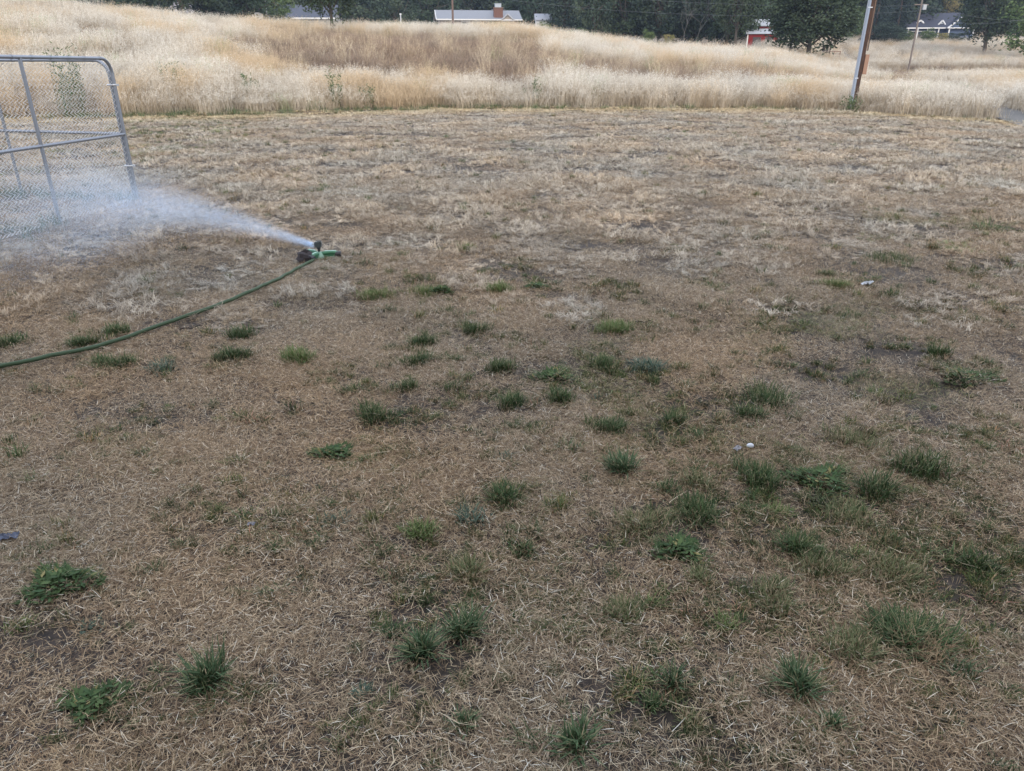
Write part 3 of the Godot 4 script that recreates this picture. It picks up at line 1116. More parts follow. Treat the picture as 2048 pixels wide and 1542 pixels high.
# ---------- poles, wires, gate ----------
func poles() -> void:
	# big pole with a grey cable guard
	var p := on_lawn(1703, 222)
	var t := thing("utility_pole", "brown wooden utility pole with grey cable guard at the lawn edge", "pole", p)
	t.rotation.z = -0.012
	var mb := MB.new()
	mb.tube(PackedVector3Array([Vector3(0, -0.6, 0), Vector3(0, 3, 0), Vector3(0, 10, 0)]), PackedFloat32Array([0.115, 0.105, 0.09]), 16, Color(0.11, 0.055, 0.037))
	var wood := grain_vertex(0.6)
	wood.uv1_scale = Vector3(6, 0.5, 6)
	part("post", mb, wood, t)
	mb = MB.new()
	var pts := PackedVector3Array()
	var g0 := Vector3(-0.082, 0, 0.066)
	for k in 8: pts.append(g0 + Vector3(0, -0.2 + k * 1.4, -0.0002 * k))
	mb.tube(pts, PackedFloat32Array([0.043]), 10, Color(0.27, 0.31, 0.39))
	mb.box(g0 + Vector3(-0.01, 4.6, -0.02), Vector3(0.11, 10, 0.04), Color(0.30, 0.33, 0.39))
	var gd := part("cable_guard", mb, M.solid, t)
	for y in [1.05, 3.2, 5.2]:
		mb = MB.new()
		mb.box(g0 + Vector3(0.03, y, -0.015), Vector3(0.14, 0.03, 0.11), Color(0.58, 0.6, 0.64))
		part("strap", mb, M.solid, gd)
	mb = MB.new()
	mb.tube(PackedVector3Array([Vector3(0.17, 1.9, 0.0), Vector3(0.155, 4.5, 0), Vector3(0.12, 9, 0)]), PackedFloat32Array([0.014]), 6, Color(0.07, 0.06, 0.06))
	part("riser_cable", mb, M.solid, t)
	mb = MB.new()
	mb.tube(PackedVector3Array([Vector3(0.125, 1.9, 0.03), Vector3(0.115, 4.5, 0.02), Vector3(0.10, 9, 0.02)]), PackedFloat32Array([0.012]), 6, Color(0.3, 0.2, 0.15))
	part("riser_cable", mb, M.solid, t)
	mb = MB.new()
	mb.box(Vector3(0.165, 1.48, 0.02), Vector3(0.13, 0.62, 0.12), Color(0.30, 0.185, 0.135))
	part("junction_box", mb, M.solid, t)
	# white capped marker behind it
	t = thing("utility_pedestal", "small white capped pedestal right of the big pole", "pedestal", ahead(1730, 60))
	mb = MB.new()
	mb.tube(PackedVector3Array([Vector3(0, -0.1, 0), Vector3(0, 0.85, 0)]), PackedFloat32Array([0.11]), 10, Color(0.32, 0.34, 0.34))
	part("post", mb, M.solid, t)
	mb = MB.new()
	mb.tube(PackedVector3Array([Vector3(0, 0.80, 0), Vector3(0, 1.02, 0), Vector3(0, 1.07, 0)]), PackedFloat32Array([0.16, 0.16, 0.1]), 12, Color(0.72, 0.76, 0.78))
	part("cap", mb, M.solid, t)
	# thin far poles
	for q in [[1835, 90, 7.2, 0.11, lin(0.20, 0.17, 0.15), "slim weathered pole standing in the right hand field before the blue house"], [906, 92, 9.5, 0.12, lin(0.17, 0.12, 0.10), "slim brown pole in front of the long grey roof"], [536, 118, 8.0, 0.10, lin(0.34, 0.34, 0.34), "thin pale pole left of the brick chimney on the crest"], [1668, 96, 4.2, 0.1, lin(0.12, 0.09, 0.075), "dark wooden post beside the red pipe gate"]]:
		t = thing("far_pole", q[5], "pole", ahead(q[0], q[1]))
		mb = MB.new()
		mb.tube(PackedVector3Array([Vector3(0, -0.5, 0), Vector3(0, q[2], 0)]), PackedFloat32Array([q[3], q[3] * 0.75]), 8, q[4])
		part("post", mb, M.solid, t)
		if q[0] == 1835:
			mb = MB.new()
			mb.box(Vector3(0, 6.7, 0), Vector3(1.5, 0.1, 0.1), q[4])
			part("cross_arm", mb, M.solid, t)
			mb = MB.new()
			mb.box(Vector3(0.32, 6.45, 0.1), Vector3(0.35, 0.5, 0.3), Color(0.4, 0.42, 0.44))
			part("transformer", mb, M.solid, t)
	t = thing("white_post", "short white post standing alone on the crest left of the grey roof", "post", ahead(802, 95))
	mb = MB.new()
	mb.tube(PackedVector3Array([Vector3(0, -0.3, 0), Vector3(0, 2.2, 0)]), PackedFloat32Array([0.07]), 8, Color(0.45, 0.47, 0.5))
	mb.box(Vector3(0, 2.25, 0), Vector3(0.2, 0.14, 0.2), Color(0.62, 0.63, 0.65))
	part("post", mb, M.solid, t)
	# wires strung from the slim right pole and across the left
	var pt := ahead(1835, 90) + Vector3(0, 6.6, 0)
	for q in [[pt + Vector3(-0.6, 0, 0), Vector3(-8, 10.5, -105), 1.0, "upper wire running left from the slim pole"], [pt + Vector3(0.6, 0, 0), ahead(2150, 84) + Vector3(0, 5.2, 0), 0.7, "upper wire running right from the slim pole"], [pt + Vector3(0, -0.9, 0), ahead(2150, 84) + Vector3(0, 6.6, 0), 1.3, "sagging wire from slim pole to the right edge"], [pt + Vector3(0, -0.5, 0), Vector3(-8, 9.2, -105), 1.4, "lower wire running left from the slim pole"], [ahead(536, 118) + Vector3(0, 7.6, 0), ahead(906, 92) + Vector3(0, 8.0, 0), 0.9, "wire strung over the left crest between two far poles"]]:
		mb = MB.new()
		var w := PackedVector3Array()
		for k in 25:
			var s := k / 24.0
			w.append((q[0] as Vector3).lerp(q[1], s) - Vector3(0, q[2] * 4.0 * s * (1.0 - s), 0))
		mb.tube(w, PackedFloat32Array([0.009]), 4, Color(0.16, 0.17, 0.19))
		var o := part("overhead_wire", mb, M.solid, self)
		tag(o, q[3], "wire", "overhead wires")
	# pipe gate
	t = thing("pipe_gate", "rusty red pipe gate beside the road left of the big pole", "gate", ahead(1676, 98) + Vector3(0, 0.1, 0), -0.1)
	var rust := Color(0.16, 0.06, 0.045)
	for y in [0.25, 0.5, 0.75, 1.0, 1.25]:
		mb = MB.new()
		mb.tube(PackedVector3Array([Vector3(-0.7, y, 0), Vector3(0.8, y, 0)]), PackedFloat32Array([0.03]), 6, rust)
		part("rail", mb, M.solid, t)
	for x in [-0.7, 0.1, 0.8]:
		mb = MB.new()
		mb.tube(PackedVector3Array([Vector3(x, 0.2, 0), Vector3(x, 1.3, 0)]), PackedFloat32Array([0.034]), 6, rust)
		part("upright", mb, M.solid, t)
	for q in [[1662, "dark gate post at the hinge end of the red gate"], [1655, "dark post left of the gate hinge post"]]:
		t = thing("gate_post", q[1], "post", ahead(q[0], 98))
		mb = MB.new()
		mb.box(Vector3(0, 0.8, 0), Vector3(0.26, 1.9, 0.26), Color(0.06, 0.05, 0.05))
		mb.box(Vector3(0, 1.8, 0), Vector3(0.34, 0.1, 0.34), Color(0.09, 0.08, 0.08))
		part("post", mb, M.solid, t)

# ---------- kennel ----------
func panel(parent: Node, from: Vector3, dir: Vector3, length: float, height: float, lift: float, mid_h: float) -> void:
	var o := empty("panel", parent)
	var r := 0.17
	var pr := 0.0205
	var steel := Color(0.26, 0.28, 0.315)
	var at := func(a: float, y: float) -> Vector3: return from + dir * a + Vector3(0, y + lift * a, 0)
	var pts := PackedVector3Array()
	for y in [-0.05, 0.5, 1.0, height - r]: pts.append(at.call(0.0, y))
	for k in range(1, 8): pts.append(at.call(r - r * cos(PI / 2 * k / 8.0), height - r + r * sin(PI / 2 * k / 8.0)))
	for a in [r, length * 0.5, length - r]: pts.append(at.call(a, height))
	for k in range(1, 8): pts.append(at.call(length - r + r * sin(PI / 2 * k / 8.0), height - r + r * cos(PI / 2 * k / 8.0)))
	for y in [height - r, 1.0, 0.5, -0.05]: pts.append(at.call(length, y))
	var mb := MB.new()
	mb.tube(pts, PackedFloat32Array([pr]), 10, steel)
	part("frame", mb, M.steel, o)
	mb = MB.new()
	mb.tube(PackedVector3Array([at.call(0.0, mid_h), at.call(length, mid_h)]), PackedFloat32Array([pr * 0.95]), 10, steel)
	part("middle_rail", mb, M.steel, o)
	mb = MB.new()
	mb.tube(PackedVector3Array([at.call(length * 0.5, 0.03), at.call(length * 0.5, height)]), PackedFloat32Array([pr * 0.95]), 10, steel)
	part("upright", mb, M.steel, o)
	# woven wire: zigzag strands hooked into their neighbours, on the outer face
	var nrm := dir.cross(Vector3.UP).normalized() * 0.026
	mb = MB.new()
	var pitch := 0.066
	var step := 0.035
	var n := int(length / pitch)
	for k in n:
		var w := PackedVector3Array()
		var rows := int((height - 0.05) / step)
		for q in rows + 1:
			var side := 0.5 if q % 2 == 0 else -0.5
			w.append(at.call((k + 0.5 + side * 1.04) * pitch, 0.02 + q * step) + nrm * (1.0 + 0.1 * side))
		mb.tube(w, PackedFloat32Array([0.0038]), 3, Color(0.66, 0.67, 0.69))
	part("chain_link", mb, M.wire, o)
	# tie wires
	for k in int(length / 0.3):
		mb = MB.new()
		var ce: Vector3 = at.call(0.2 + k * 0.3, height)
		var ring := PackedVector3Array()
		for q in 10: ring.append(ce + Vector3(0, sin(TAU * q / 10.0), 0) * 0.024 + nrm.normalized() * cos(TAU * q / 10.0) * 0.026)
		mb.tube(ring, PackedFloat32Array([0.0022]), 3, steel, true)
		part("tie_wire", mb, M.steel, o)

func kennel() -> void:
	M.steel = vertex_mat(0.42)
	M.steel.metallic = 0.75
	var c := on_lawn(276, 402)
	var near := on_lawn(122, 452)
	var back := on_lawn(50, 391)
	var t := thing("chain_link_kennel", "galvanised chain link dog kennel at the left edge of the lawn", "kennel")
	var d1 := near - c
	d1.y = 0
	var d2 := back - c
	d2.y = 0
	c.y = 0
	panel(t, c, d1.normalized(), d1.length() * 2.0, 1.72, 0.012, 0.84)
	panel(t, c + Vector3(-0.055, 0, -0.035), d2.normalized(), d2.length() * 2.0, 1.70, 0.0, 0.84)
	for y in [0.45, 1.42]:
		var mb := MB.new()
		var ring := PackedVector3Array()
		for q in 14:
			var a := TAU * q / 14.0
			ring.append(c + Vector3(-0.028 + cos(a) * 0.062, y, -0.018 + sin(a) * 0.045))
		mb.tube(ring, PackedFloat32Array([0.012]), 5, Color(0.5, 0.52, 0.55), true)
		mb.box(c + Vector3(0.036, y, 0.0), Vector3(0.03, 0.024, 0.024), Color(0.5, 0.52, 0.55))
		part("clamp", mb, M.steel, t)
	# ranker green grass along the foot of the panels
	var gm := []
	var gc := []
	for k in 3:
		gm.append(green_clump(40, 0.14, 0.10, 0.26, 0.003, 0.006, lin(0.045, 0.085, 0.05), lin(0.10, 0.14, 0.07), 0.12).mesh())
		gc.append(Copies.new())
	for k in 110:
		var q := c + d2 * rr(0.03, 2.0) + Vector3(rr(-0.05, 0.05), 0, rr(-0.15, 0.35))
		if k % 4 == 0: q = c + d1 * rr(0.7, 2.0) + Vector3(rr(-0.3, 0.05), 0, 0)
		var s := rr(0.4, 1.0)
		var cp: Copies = gc[k % 3]
		cp.t.append(Transform3D(Basis(Vector3.UP, rr(0, TAU)).scaled(Vector3(s, s, s)), Vector3(q.x, gy(q.x, -q.z), q.z)))
		cp.c.append(Color(1, 1, 1) * rr(0.8, 1.2))
	for k in 700:
		var x := rr(-18.0, 15.0)
		var want := 0.25 + (0.9 if x < -8.5 and x > -14.0 else 0.0) + (0.5 if x > -6.5 and x < 2.0 else 0.0)
		if rng.randf() > want: continue
		var d := edge(x) + rr(-0.5, 0.6)
		var s := rr(0.5, 1.3)
		var cp: Copies = gc[k % 3]
		cp.t.append(Transform3D(Basis(Vector3.UP, rr(0, TAU)).scaled(Vector3(s, s, s)), Vector3(x, gy(x, d), -d)))
		cp.c.append(Color(1.15, 1.1, 1.0) * rr(0.8, 1.3))
	var o := stuff("rank_green_grass", "rank dark green grass along the kennel foot and the lawn's far edge")
	for k in 3: scatter("green_blades", gm[k], M.veg, gc[k], o)

# ---------- sprinkler, rock, hose, spray ----------
func sprinkler() -> void:
	var p := on_lawn(640, 519)
	var green := Color(0.045, 0.16, 0.085)
	var mint := Color(0.32, 0.52, 0.42)
	var black := Color(0.022, 0.022, 0.026)
	M.plastic = vertex_mat(0.35)
	M.plastic.metallic_specular = 0.5
	var t := thing("lawn_sprinkler", "green and black lawn sprinkler spraying water beside a dark rock", "sprinkler", p + Vector3(0, 0.012, 0))
	var mb := MB.new()
	mb.tube(PackedVector3Array([Vector3(0, 0.0, 0), Vector3(0, 0.03, 0), Vector3(0, 0.05, 0), Vector3(0, 0.062, 0)]), PackedFloat32Array([0.042, 0.042, 0.034, 0.02]), 16, mint)
	part("hub", mb, M.plastic, t)
	for q in [[0.12, 0.145, "leg"], [2.6, 0.12, "leg"], [-1.9, 0.11, "leg"]]:
		var dir := Vector3(cos(q[0]), 0, -sin(q[0]))
		mb = MB.new()
		var pts := PackedVector3Array()
		for k in 8:
			var s := k / 7.0
			pts.append(dir * (0.02 + s * q[1]) + Vector3(0, 0.04 + 0.012 * sin(s * 2.6) , 0))
		mb.tube(pts, PackedFloat32Array([0.021, 0.02, 0.019, 0.018, 0.0175, 0.017, 0.017, 0.017]), 10, green)
		mb.box(dir * (0.03 + q[1] * 0.5) + Vector3(0, 0.018, 0), Vector3(q[1] * 0.8, 0.034, 0.012), green, Basis(Vector3.UP, q[0]))
		mb.box(dir * (0.03 + q[1] * 0.5) + Vector3(0, 0.066, 0), Vector3(q[1] * 0.7, 0.007, 0.016), mint, Basis(Vector3.UP, q[0]))  # lighter strip: wet sky glint along the leg top, put into colour
		var lg := part(q[2], mb, M.plastic, t)
		mb = MB.new()
		mb.tube(PackedVector3Array([dir * (q[1] + 0.0) + Vector3(0, 0.036, 0), dir * (q[1] + 0.012) + Vector3(0, 0.036, 0), dir * (q[1] + 0.05) + Vector3(0, 0.036, 0), dir * (q[1] + 0.055) + Vector3(0, 0.036, 0)]), PackedFloat32Array([0.022, 0.026, 0.026, 0.02]), 12, black)
		part("end_cap", mb, M.plastic, lg)
	mb = MB.new()
	mb.tube(PackedVector3Array([Vector3(0, 0.05, 0), Vector3(0, 0.085, 0), Vector3(0, 0.09, 0), Vector3(0, 0.105, 0)]), PackedFloat32Array([0.013, 0.013, 0.019, 0.019]), 12, black)
	part("riser", mb, M.plastic, t)
	mb = MB.new()
	mb.tube(PackedVector3Array([Vector3(-0.005, 0.105, 0), Vector3(-0.005, 0.115, 0), Vector3(-0.005, 0.145, 0), Vector3(-0.005, 0.155, 0)]), PackedFloat32Array([0.026, 0.036, 0.036, 0.022]), 12, Color(0.05, 0.06, 0.065))
	var hd := part("head", mb, M.plastic, t)
	mb = MB.new()
	mb.tube(PackedVector3Array([Vector3(-0.02, 0.128, 0), Vector3(-0.055, 0.136, 0)]), PackedFloat32Array([0.014, 0.011]), 10, Color(0.5, 0.54, 0.55))
	part("nozzle", mb, M.plastic, hd)
	mb = MB.new()
	mb.tube(PackedVector3Array([Vector3(-0.01, 0.158, 0), Vector3(0.03, 0.162, 0.012), Vector3(0.035, 0.13, 0.02)]), PackedFloat32Array([0.006]), 8, Color(0.12, 0.13, 0.13))
	part("impact_arm", mb, M.plastic, hd)
	mb = MB.new()
	mb.tube(PackedVector3Array([Vector3(-0.07, 0.02, 0.055), Vector3(-0.05, 0.024, 0.045), Vector3(-0.02, 0.034, 0.02)]), PackedFloat32Array([0.018, 0.018, 0.014]), 10, Color(0.55, 0.55, 0.5))
	part("hose_coupling", mb, M.plastic, t)

	# rock
	var rp := on_lawn(613, 524)
	mb = MB.new()
	var rings := 7
	var seg := 12
	var grid := []
	for a in rings + 1:
		for b in seg:
			var th := PI * a / rings
			var ph := TAU * b / seg
			var dv := Vector3(sin(th) * cos(ph), cos(th), sin(th) * sin(ph))
			var rad := 1.0 + 0.32 * nz.get_noise_3d(dv.x * 1.1 + 4.0, dv.y * 1.3, dv.z * 1.3)
			grid.append(Vector3(dv.x * 0.09 * rad, 0.05 + dv.y * 0.066 * rad, dv.z * 0.08 * rad))
	for a in rings:
		for b in seg:
			var b2 := (b + 1) % seg
			mb.face([grid[a * seg + b], grid[a * seg + b2], grid[(a + 1) * seg + b2], grid[(a + 1) * seg + b]], Color(0.055, 0.047, 0.05))
	var rk := part("rock", mb, grain_vertex(0.6), self)
	rk.position = rp
	tag(rk, "dark brown angular rock resting against the sprinkler", "rock")

	# hose
	var c := Curve3D.new()
	for q in [[628, 526], [600, 542], [560, 565], [500, 596], [450, 616], [380, 641], [300, 667], [200, 699], [100, 725], [0, 747], [-140, 772], [-330, 800]]:
		var g := on_lawn(q[0], q[1])
		c.add_point(g + Vector3(0, 0.036, 0))
	for k in c.point_count:
		var a := c.get_point_position(maxi(k - 1, 0))
		var b := c.get_point_position(mini(k + 1, c.point_count - 1))
		c.set_point_in(k, (a - b) / 6.0)
		c.set_point_out(k, (b - a) / 6.0)
	mb = MB.new()
	var hp := PackedVector3Array()
	var len := c.get_baked_length()
	for k in 141:
		var q := c.sample_baked(len * k / 140.0)
		q += Vector3(nfine.get_noise_1d(k * 0.11), 0, nfine.get_noise_1d(k * 0.11 + 50.0)) * 0.012
		hp.append(q)
	mb.tube(hp, PackedFloat32Array([0.0135]), 10, Color(0.05, 0.078, 0.042))
	var ho := part("garden_hose", mb, vertex_mat(0.5), self)
	tag(ho, "green garden hose running from the sprinkler to the left edge", "hose")

	# water
	var cp := Copies.new()
	var drop := MB.new()
	var r2 := RandomNumberGenerator.new()
	r2.seed = 5
	for k in 46:
		var q := Vector3(r2.randfn(), r2.randfn() * 0.8, r2.randfn()) * 0.034
		var s := 0.00060 * r2.randf_range(0.6, 1.4)
		var a := Vector3(r2.randf_range(-1, 1), r2.randf_range(-1, 1), r2.randf_range(-1, 1)).normalized() * s
		var b := a.cross(Vector3(0.3, 1, 0.2)).normalized() * s
		var e := a.cross(b).normalized() * s
		drop.tri(q + a, q + b, q - a, Color(1, 1, 1))
		drop.tri(q - a, q - b, q + e, Color(1, 1, 1))
		drop.tri(q + e, q + b, q - b, Color(1, 1, 1))
	var nozzle := p + Vector3(-0.055, 0.138, 0)
	for k in 19000:
		var az := r2.randfn() * 0.16 + 0.10            # about the jet direction, turned a little away from the camera
		var el := 0.30 + r2.randfn() * 0.05
		var reach := r2.randf_range(2.4, 4.2)           # air drag holds each drop back
		var tau := pow(r2.randf(), 1.95) * 1.45
		var kdr := r2.randf_range(1.6, 2.6)
		var run := reach * (1.0 - exp(-kdr * tau)) * 0.85
		var fall := 0.5 * 1.75 * tau * tau
		var rise := run * tan(el)
		var dir := Vector3(-cos(az), 0, -sin(az))
		var drift := Vector3(-0.15, 0, 0.75) * tau * tau * r2.randf()     # the breeze carries the mist towards us
		var q := nozzle + dir * run + Vector3(0, rise - fall * r2.randf_range(0.45, 1.0), 0) + drift
		q += Vector3(r2.randfn(), r2.randfn() * 0.6, r2.randfn()) * 0.03 * tau
		if q.y < 0.01: continue
		var s := 0.42 + 1.2 * minf(1.0, run * 0.6)
		var z := r2.randf_range(0.7, 1.3)
		cp.t.append(Transform3D(Basis(Vector3(0.3, 1, 0.2).normalized(), r2.randf_range(0, TAU)).scaled(Vector3(s, s, s) * z), q))
		cp.c.append(Color(1, 1, 1))
	var water := StandardMaterial3D.new()
	water.vertex_color_use_as_albedo = true
	water.albedo_color = Color(0.90, 0.95, 1.0)
	water.roughness = 0.2
	water.cull_mode = BaseMaterial3D.CULL_DISABLED
	water.backlight_enabled = true
	water.backlight = Color(0.9, 0.92, 0.95)
	var o := stuff("water_spray", "fan of fine water spray thrown left by the sprinkler")
	scatter("droplets", drop.mesh(), water, cp, o)

# ---------- green tufts one can pick out ----------
const TUFTS := [
	[1110, 752, 120, 1, "large glossy dark green weed patch in the middle of the lawn"],
	[1118, 796, 60, 0, "small bright tuft just below the large glossy weed patch"],
	[1000, 742, 64, 0, "green tuft left of the large glossy weed patch"],
	[1200, 732, 62, 0, "green tuft right of the large glossy weed patch"],
	[1302, 742, 70, 3, "grey green tuft second right of the glossy weed patch"],
	[1012, 810, 64, 0, "green tuft below left of the glossy weed patch"],
	[1198, 792, 36, 3, "tiny blue green tuft below right of the glossy weed patch"],
	[1192, 856, 84, 0, "dark double tuft well below the glossy weed patch"],
	[1272, 826, 50, 2, "dull tuft right of the dark double tuft"],
	[1342, 843, 60, 0, "dark green tuft left of the big rounded right tuft"],
	[1525, 803, 112, 0, "big rounded bright green tuft right of the lawn centre"],
	[1490, 834, 56, 0, "small tuft at the lower left of the big rounded tuft"],
	[1692, 890, 112, 2, "long olive green tuft right of the white pebble"],
	[1848, 934, 100, 0, "spreading green tuft at the right, beyond the leafy dark clump"],
	[1640, 965, 130, 1, "wide dark leafy clump below the long olive tuft"],
	[1745, 980, 80, 0, "green tuft joined to the right of the leafy dark clump"],
	[1518, 968, 90, 0, "green tuft joined to the left of the leafy dark clump"],
	[1405, 972, 70, 2, "olive tuft between the tall bladed tuft and leafy clump"],
	[1332, 984, 52, 0, "small green tuft just right of the tall bladed tuft"],
	[1250, 945, 86, 5, "dark tuft of tall upright blades near the lawn centre"],
	[1722, 1045, 110, 2, "large olive tuft below the leafy dark clump"],
	[1555, 1030, 60, 4, "yellow green tuft left of the large olive tuft"],
	[1405, 1042, 110, 0, "wide green tuft with a straw lying across it"],
	[1275, 1055, 100, 2, "wide dull tuft left of the one with a straw"],
	[1362, 1105, 112, 1, "dark broad leaved weed below the wide straw crossed tuft"],
	[1020, 1018, 80, 0, "dark green tuft at the top of the ring of tufts"],
	[950, 1042, 70, 3, "grey green tuft at the upper left of the tuft ring"],
	[840, 1076, 72, 4, "yellow green tuft at the left end of the tuft ring"],
	[1035, 1098, 60, 0, "upright green tuft on the right side of the tuft ring"],
	[945, 1156, 92, 2, "olive green tuft at the bottom of the tuft ring"],
	[1292, 1210, 46, 4, "small lime green tuft above the bare soil patches"],
	[1250, 1238, 100, 2, "dull olive tuft left of the small lime green one"],
	[1604, 1108, 72, 0, "upper end of the slanting row of tufts at right"],
	[1655, 1146, 92, 2, "lower end of the slanting row of tufts at right"],
	[1782, 1152, 112, 2, "half dead round tuft right of the slanting tuft row"],
	[1955, 1122, 66, 0, "round dark tuft nearest the right edge"],
	[1530, 1188, 72, 2, "olive tuft below the slanting row, upper of two"],
	[1565, 1228, 70, 2, "straw streaked tuft below the slanting row, lower of two"],
	[1458, 1256, 62, 4, "yellowish tuft left of the two olive ones"],
	[1412, 1166, 66, 2, "faint olive tuft below the dark broad leaved weed"],
	[1850, 1296, 140, 6, "large dark ring shaped tuft with dead brown centre"],
	[1700, 1326, 116, 2, "wide olive tuft left of the large ring shaped one"],
	[1600, 1402, 92, 5, "spiky dark tuft near the bottom right"],
	[1658, 1460, 38, 5, "small spiky tuft below the spiky dark one"],
	[1345, 1368, 62, 5, "thin upright tuft right of the bare soil at bottom"],
	[1300, 1420, 42, 0, "small dark tuft below the bare soil at bottom"],
	[1385, 1452, 66, 2, "browning tuft near the bottom, right of the small dark one"],
	[1160, 1505, 92, 5, "long bladed tuft at the bottom edge, middle"],
	[930, 1452, 60, 5, "sparse tuft with one broad upright blade near the bottom"],
	[912, 1262, 100, 5, "green tuft with long blades below the tuft ring"],
	[852, 1306, 96, 5, "spreading long bladed tuft, lower left of its twin"],
	[722, 1382, 42, 3, "tiny grey tuft between the two bottom left tufts and the middle"],
	[430, 1365, 92, 5, "star shaped green tuft alone at bottom left"],
	[190, 1410, 112, 1, "low leafy green weed at the bottom left corner"],
	[122, 1176, 132, 1, "wide leafy dark weed near the left edge"],
	[190, 1252, 52, 3, "small dark tuft below the wide leafy weed at left"],
	[28, 1260, 52, 4, "yellow green tuft touching the left edge"],
	[680, 1042, 62, 3, "blue green tuft left of the yellow green ring tuft"],
	[670, 908, 90, 1, "broad low green weed left of the lawn centre"],
	[750, 838, 76, 0, "slanting green tuft above the broad low weed"],
	[802, 786, 50, 0, "small dark tuft above the slanting green one"],
	[825, 731, 62, 0, "round green tuft between the hose and the glossy weed patch"],
	[600, 724, 68, 4, "bright lime tuft below the hose, rightmost of its row"],
	[470, 718, 60, 0, "dark tuft below the hose, second from right"],
	[330, 734, 62, 3, "dull tuft below the hose, third from right"],
	[230, 734, 72, 0, "dark tuft below the hose, leftmost of its row"],
	[500, 674, 58, 0, "tuft right under the middle of the hose"],
	[245, 664, 52, 0, "dark tuft just above the hose, right of two"],
	[185, 684, 60, 0, "dark tuft just above the hose, left of two"],
	[22, 693, 48, 0, "dark tuft at the left edge above the hose"],
	[950, 666, 50, 0, "small neat tuft above the lawn centre"],
	[840, 688, 66, 0, "tuft above the round green tuft right of the hose"],
	[760, 590, 68, 4, "bright patch of grass right of the sprinkler, left end"],
	[822, 585, 76, 4, "bright patch of grass right of the sprinkler, right end"],
	[882, 586, 58, 1, "dark weed at the right of the bright grass patch"],
	[996, 583, 60, 4, "light green tuft right of the bright grass patch"],
	[1072, 578, 60, 1, "dark weedy tuft in the upper middle lawn"],
	[930, 497, 40, 4, "small light tuft behind the bright grass patch"],
	[1232, 668, 76, 4, "yellow green mat of grass right of the lawn centre"],
	[1662, 574, 50, 4, "green tuft left of the white scrap"],
	[1652, 552, 34, 0, "tiny tuft just above the one by the white scrap"],
	[1800, 524, 110, 0, "long flat green streak of grass behind the white scrap"],
	[1978, 458, 110, 1, "dark flat weed patch far right in the lawn"],
	[1930, 760, 112, 1, "dark spreading weed near the right edge"],
	[1865, 716, 42, 0, "small tuft above the dark spreading weed at right"],
	[1006, 920, 46, 3, "small blue green tuft left of the tall bladed tuft"],
]

func leafy_weed(n: int, spread: float, high: float) -> MB:
	var mb := MB.new()
	for k in n:
		var a := rr(0, TAU)
		var q := sqrt(rng.randf())
		var lobe := 0.75 + 0.25 * sin(a * 3.0 + spread * 90.0)
		var p := Vector3(cos(a) * q * spread * lobe, 0, sin(a) * q * spread * 0.8 * lobe)
		p.y = high * (1.0 - 0.6 * q * q) * rr(0.25, 1.0)
		var yaw := a + rr(-1.3, 1.3)
		var tilt := rr(-0.15, 0.9)
		var ax := Vector3(cos(yaw) * cos(tilt), sin(tilt), sin(yaw) * cos(tilt)) * rr(0.010, 0.024)
		var side := Vector3(-sin(yaw), rr(-0.4, 0.4), cos(yaw)).normalized() * ax.length() * rr(0.28, 0.5)
		var c := pick(lin(0.036, 0.066, 0.028), lin(0.085, 0.125, 0.048))
		if rng.randf() < 0.05: c = lin(0.22, 0.19, 0.08)
		mb.leaf(p, ax, side, c)
		if k % 3 == 0: mb.blade(Vector3(p.x * 0.4, 0, p.z * 0.4), atan2(p.z, p.x), 0.9, 0.3, p.length() * 0.9 + 0.01, 0.002, c, c)
		if k % 7 == 0: mb.blade(Vector3(p.x, 0, p.z), yaw, rr(0.2, 0.9), 0.4, high * rr(0.8, 1.5), 0.003, c, c * 1.2)
	return mb

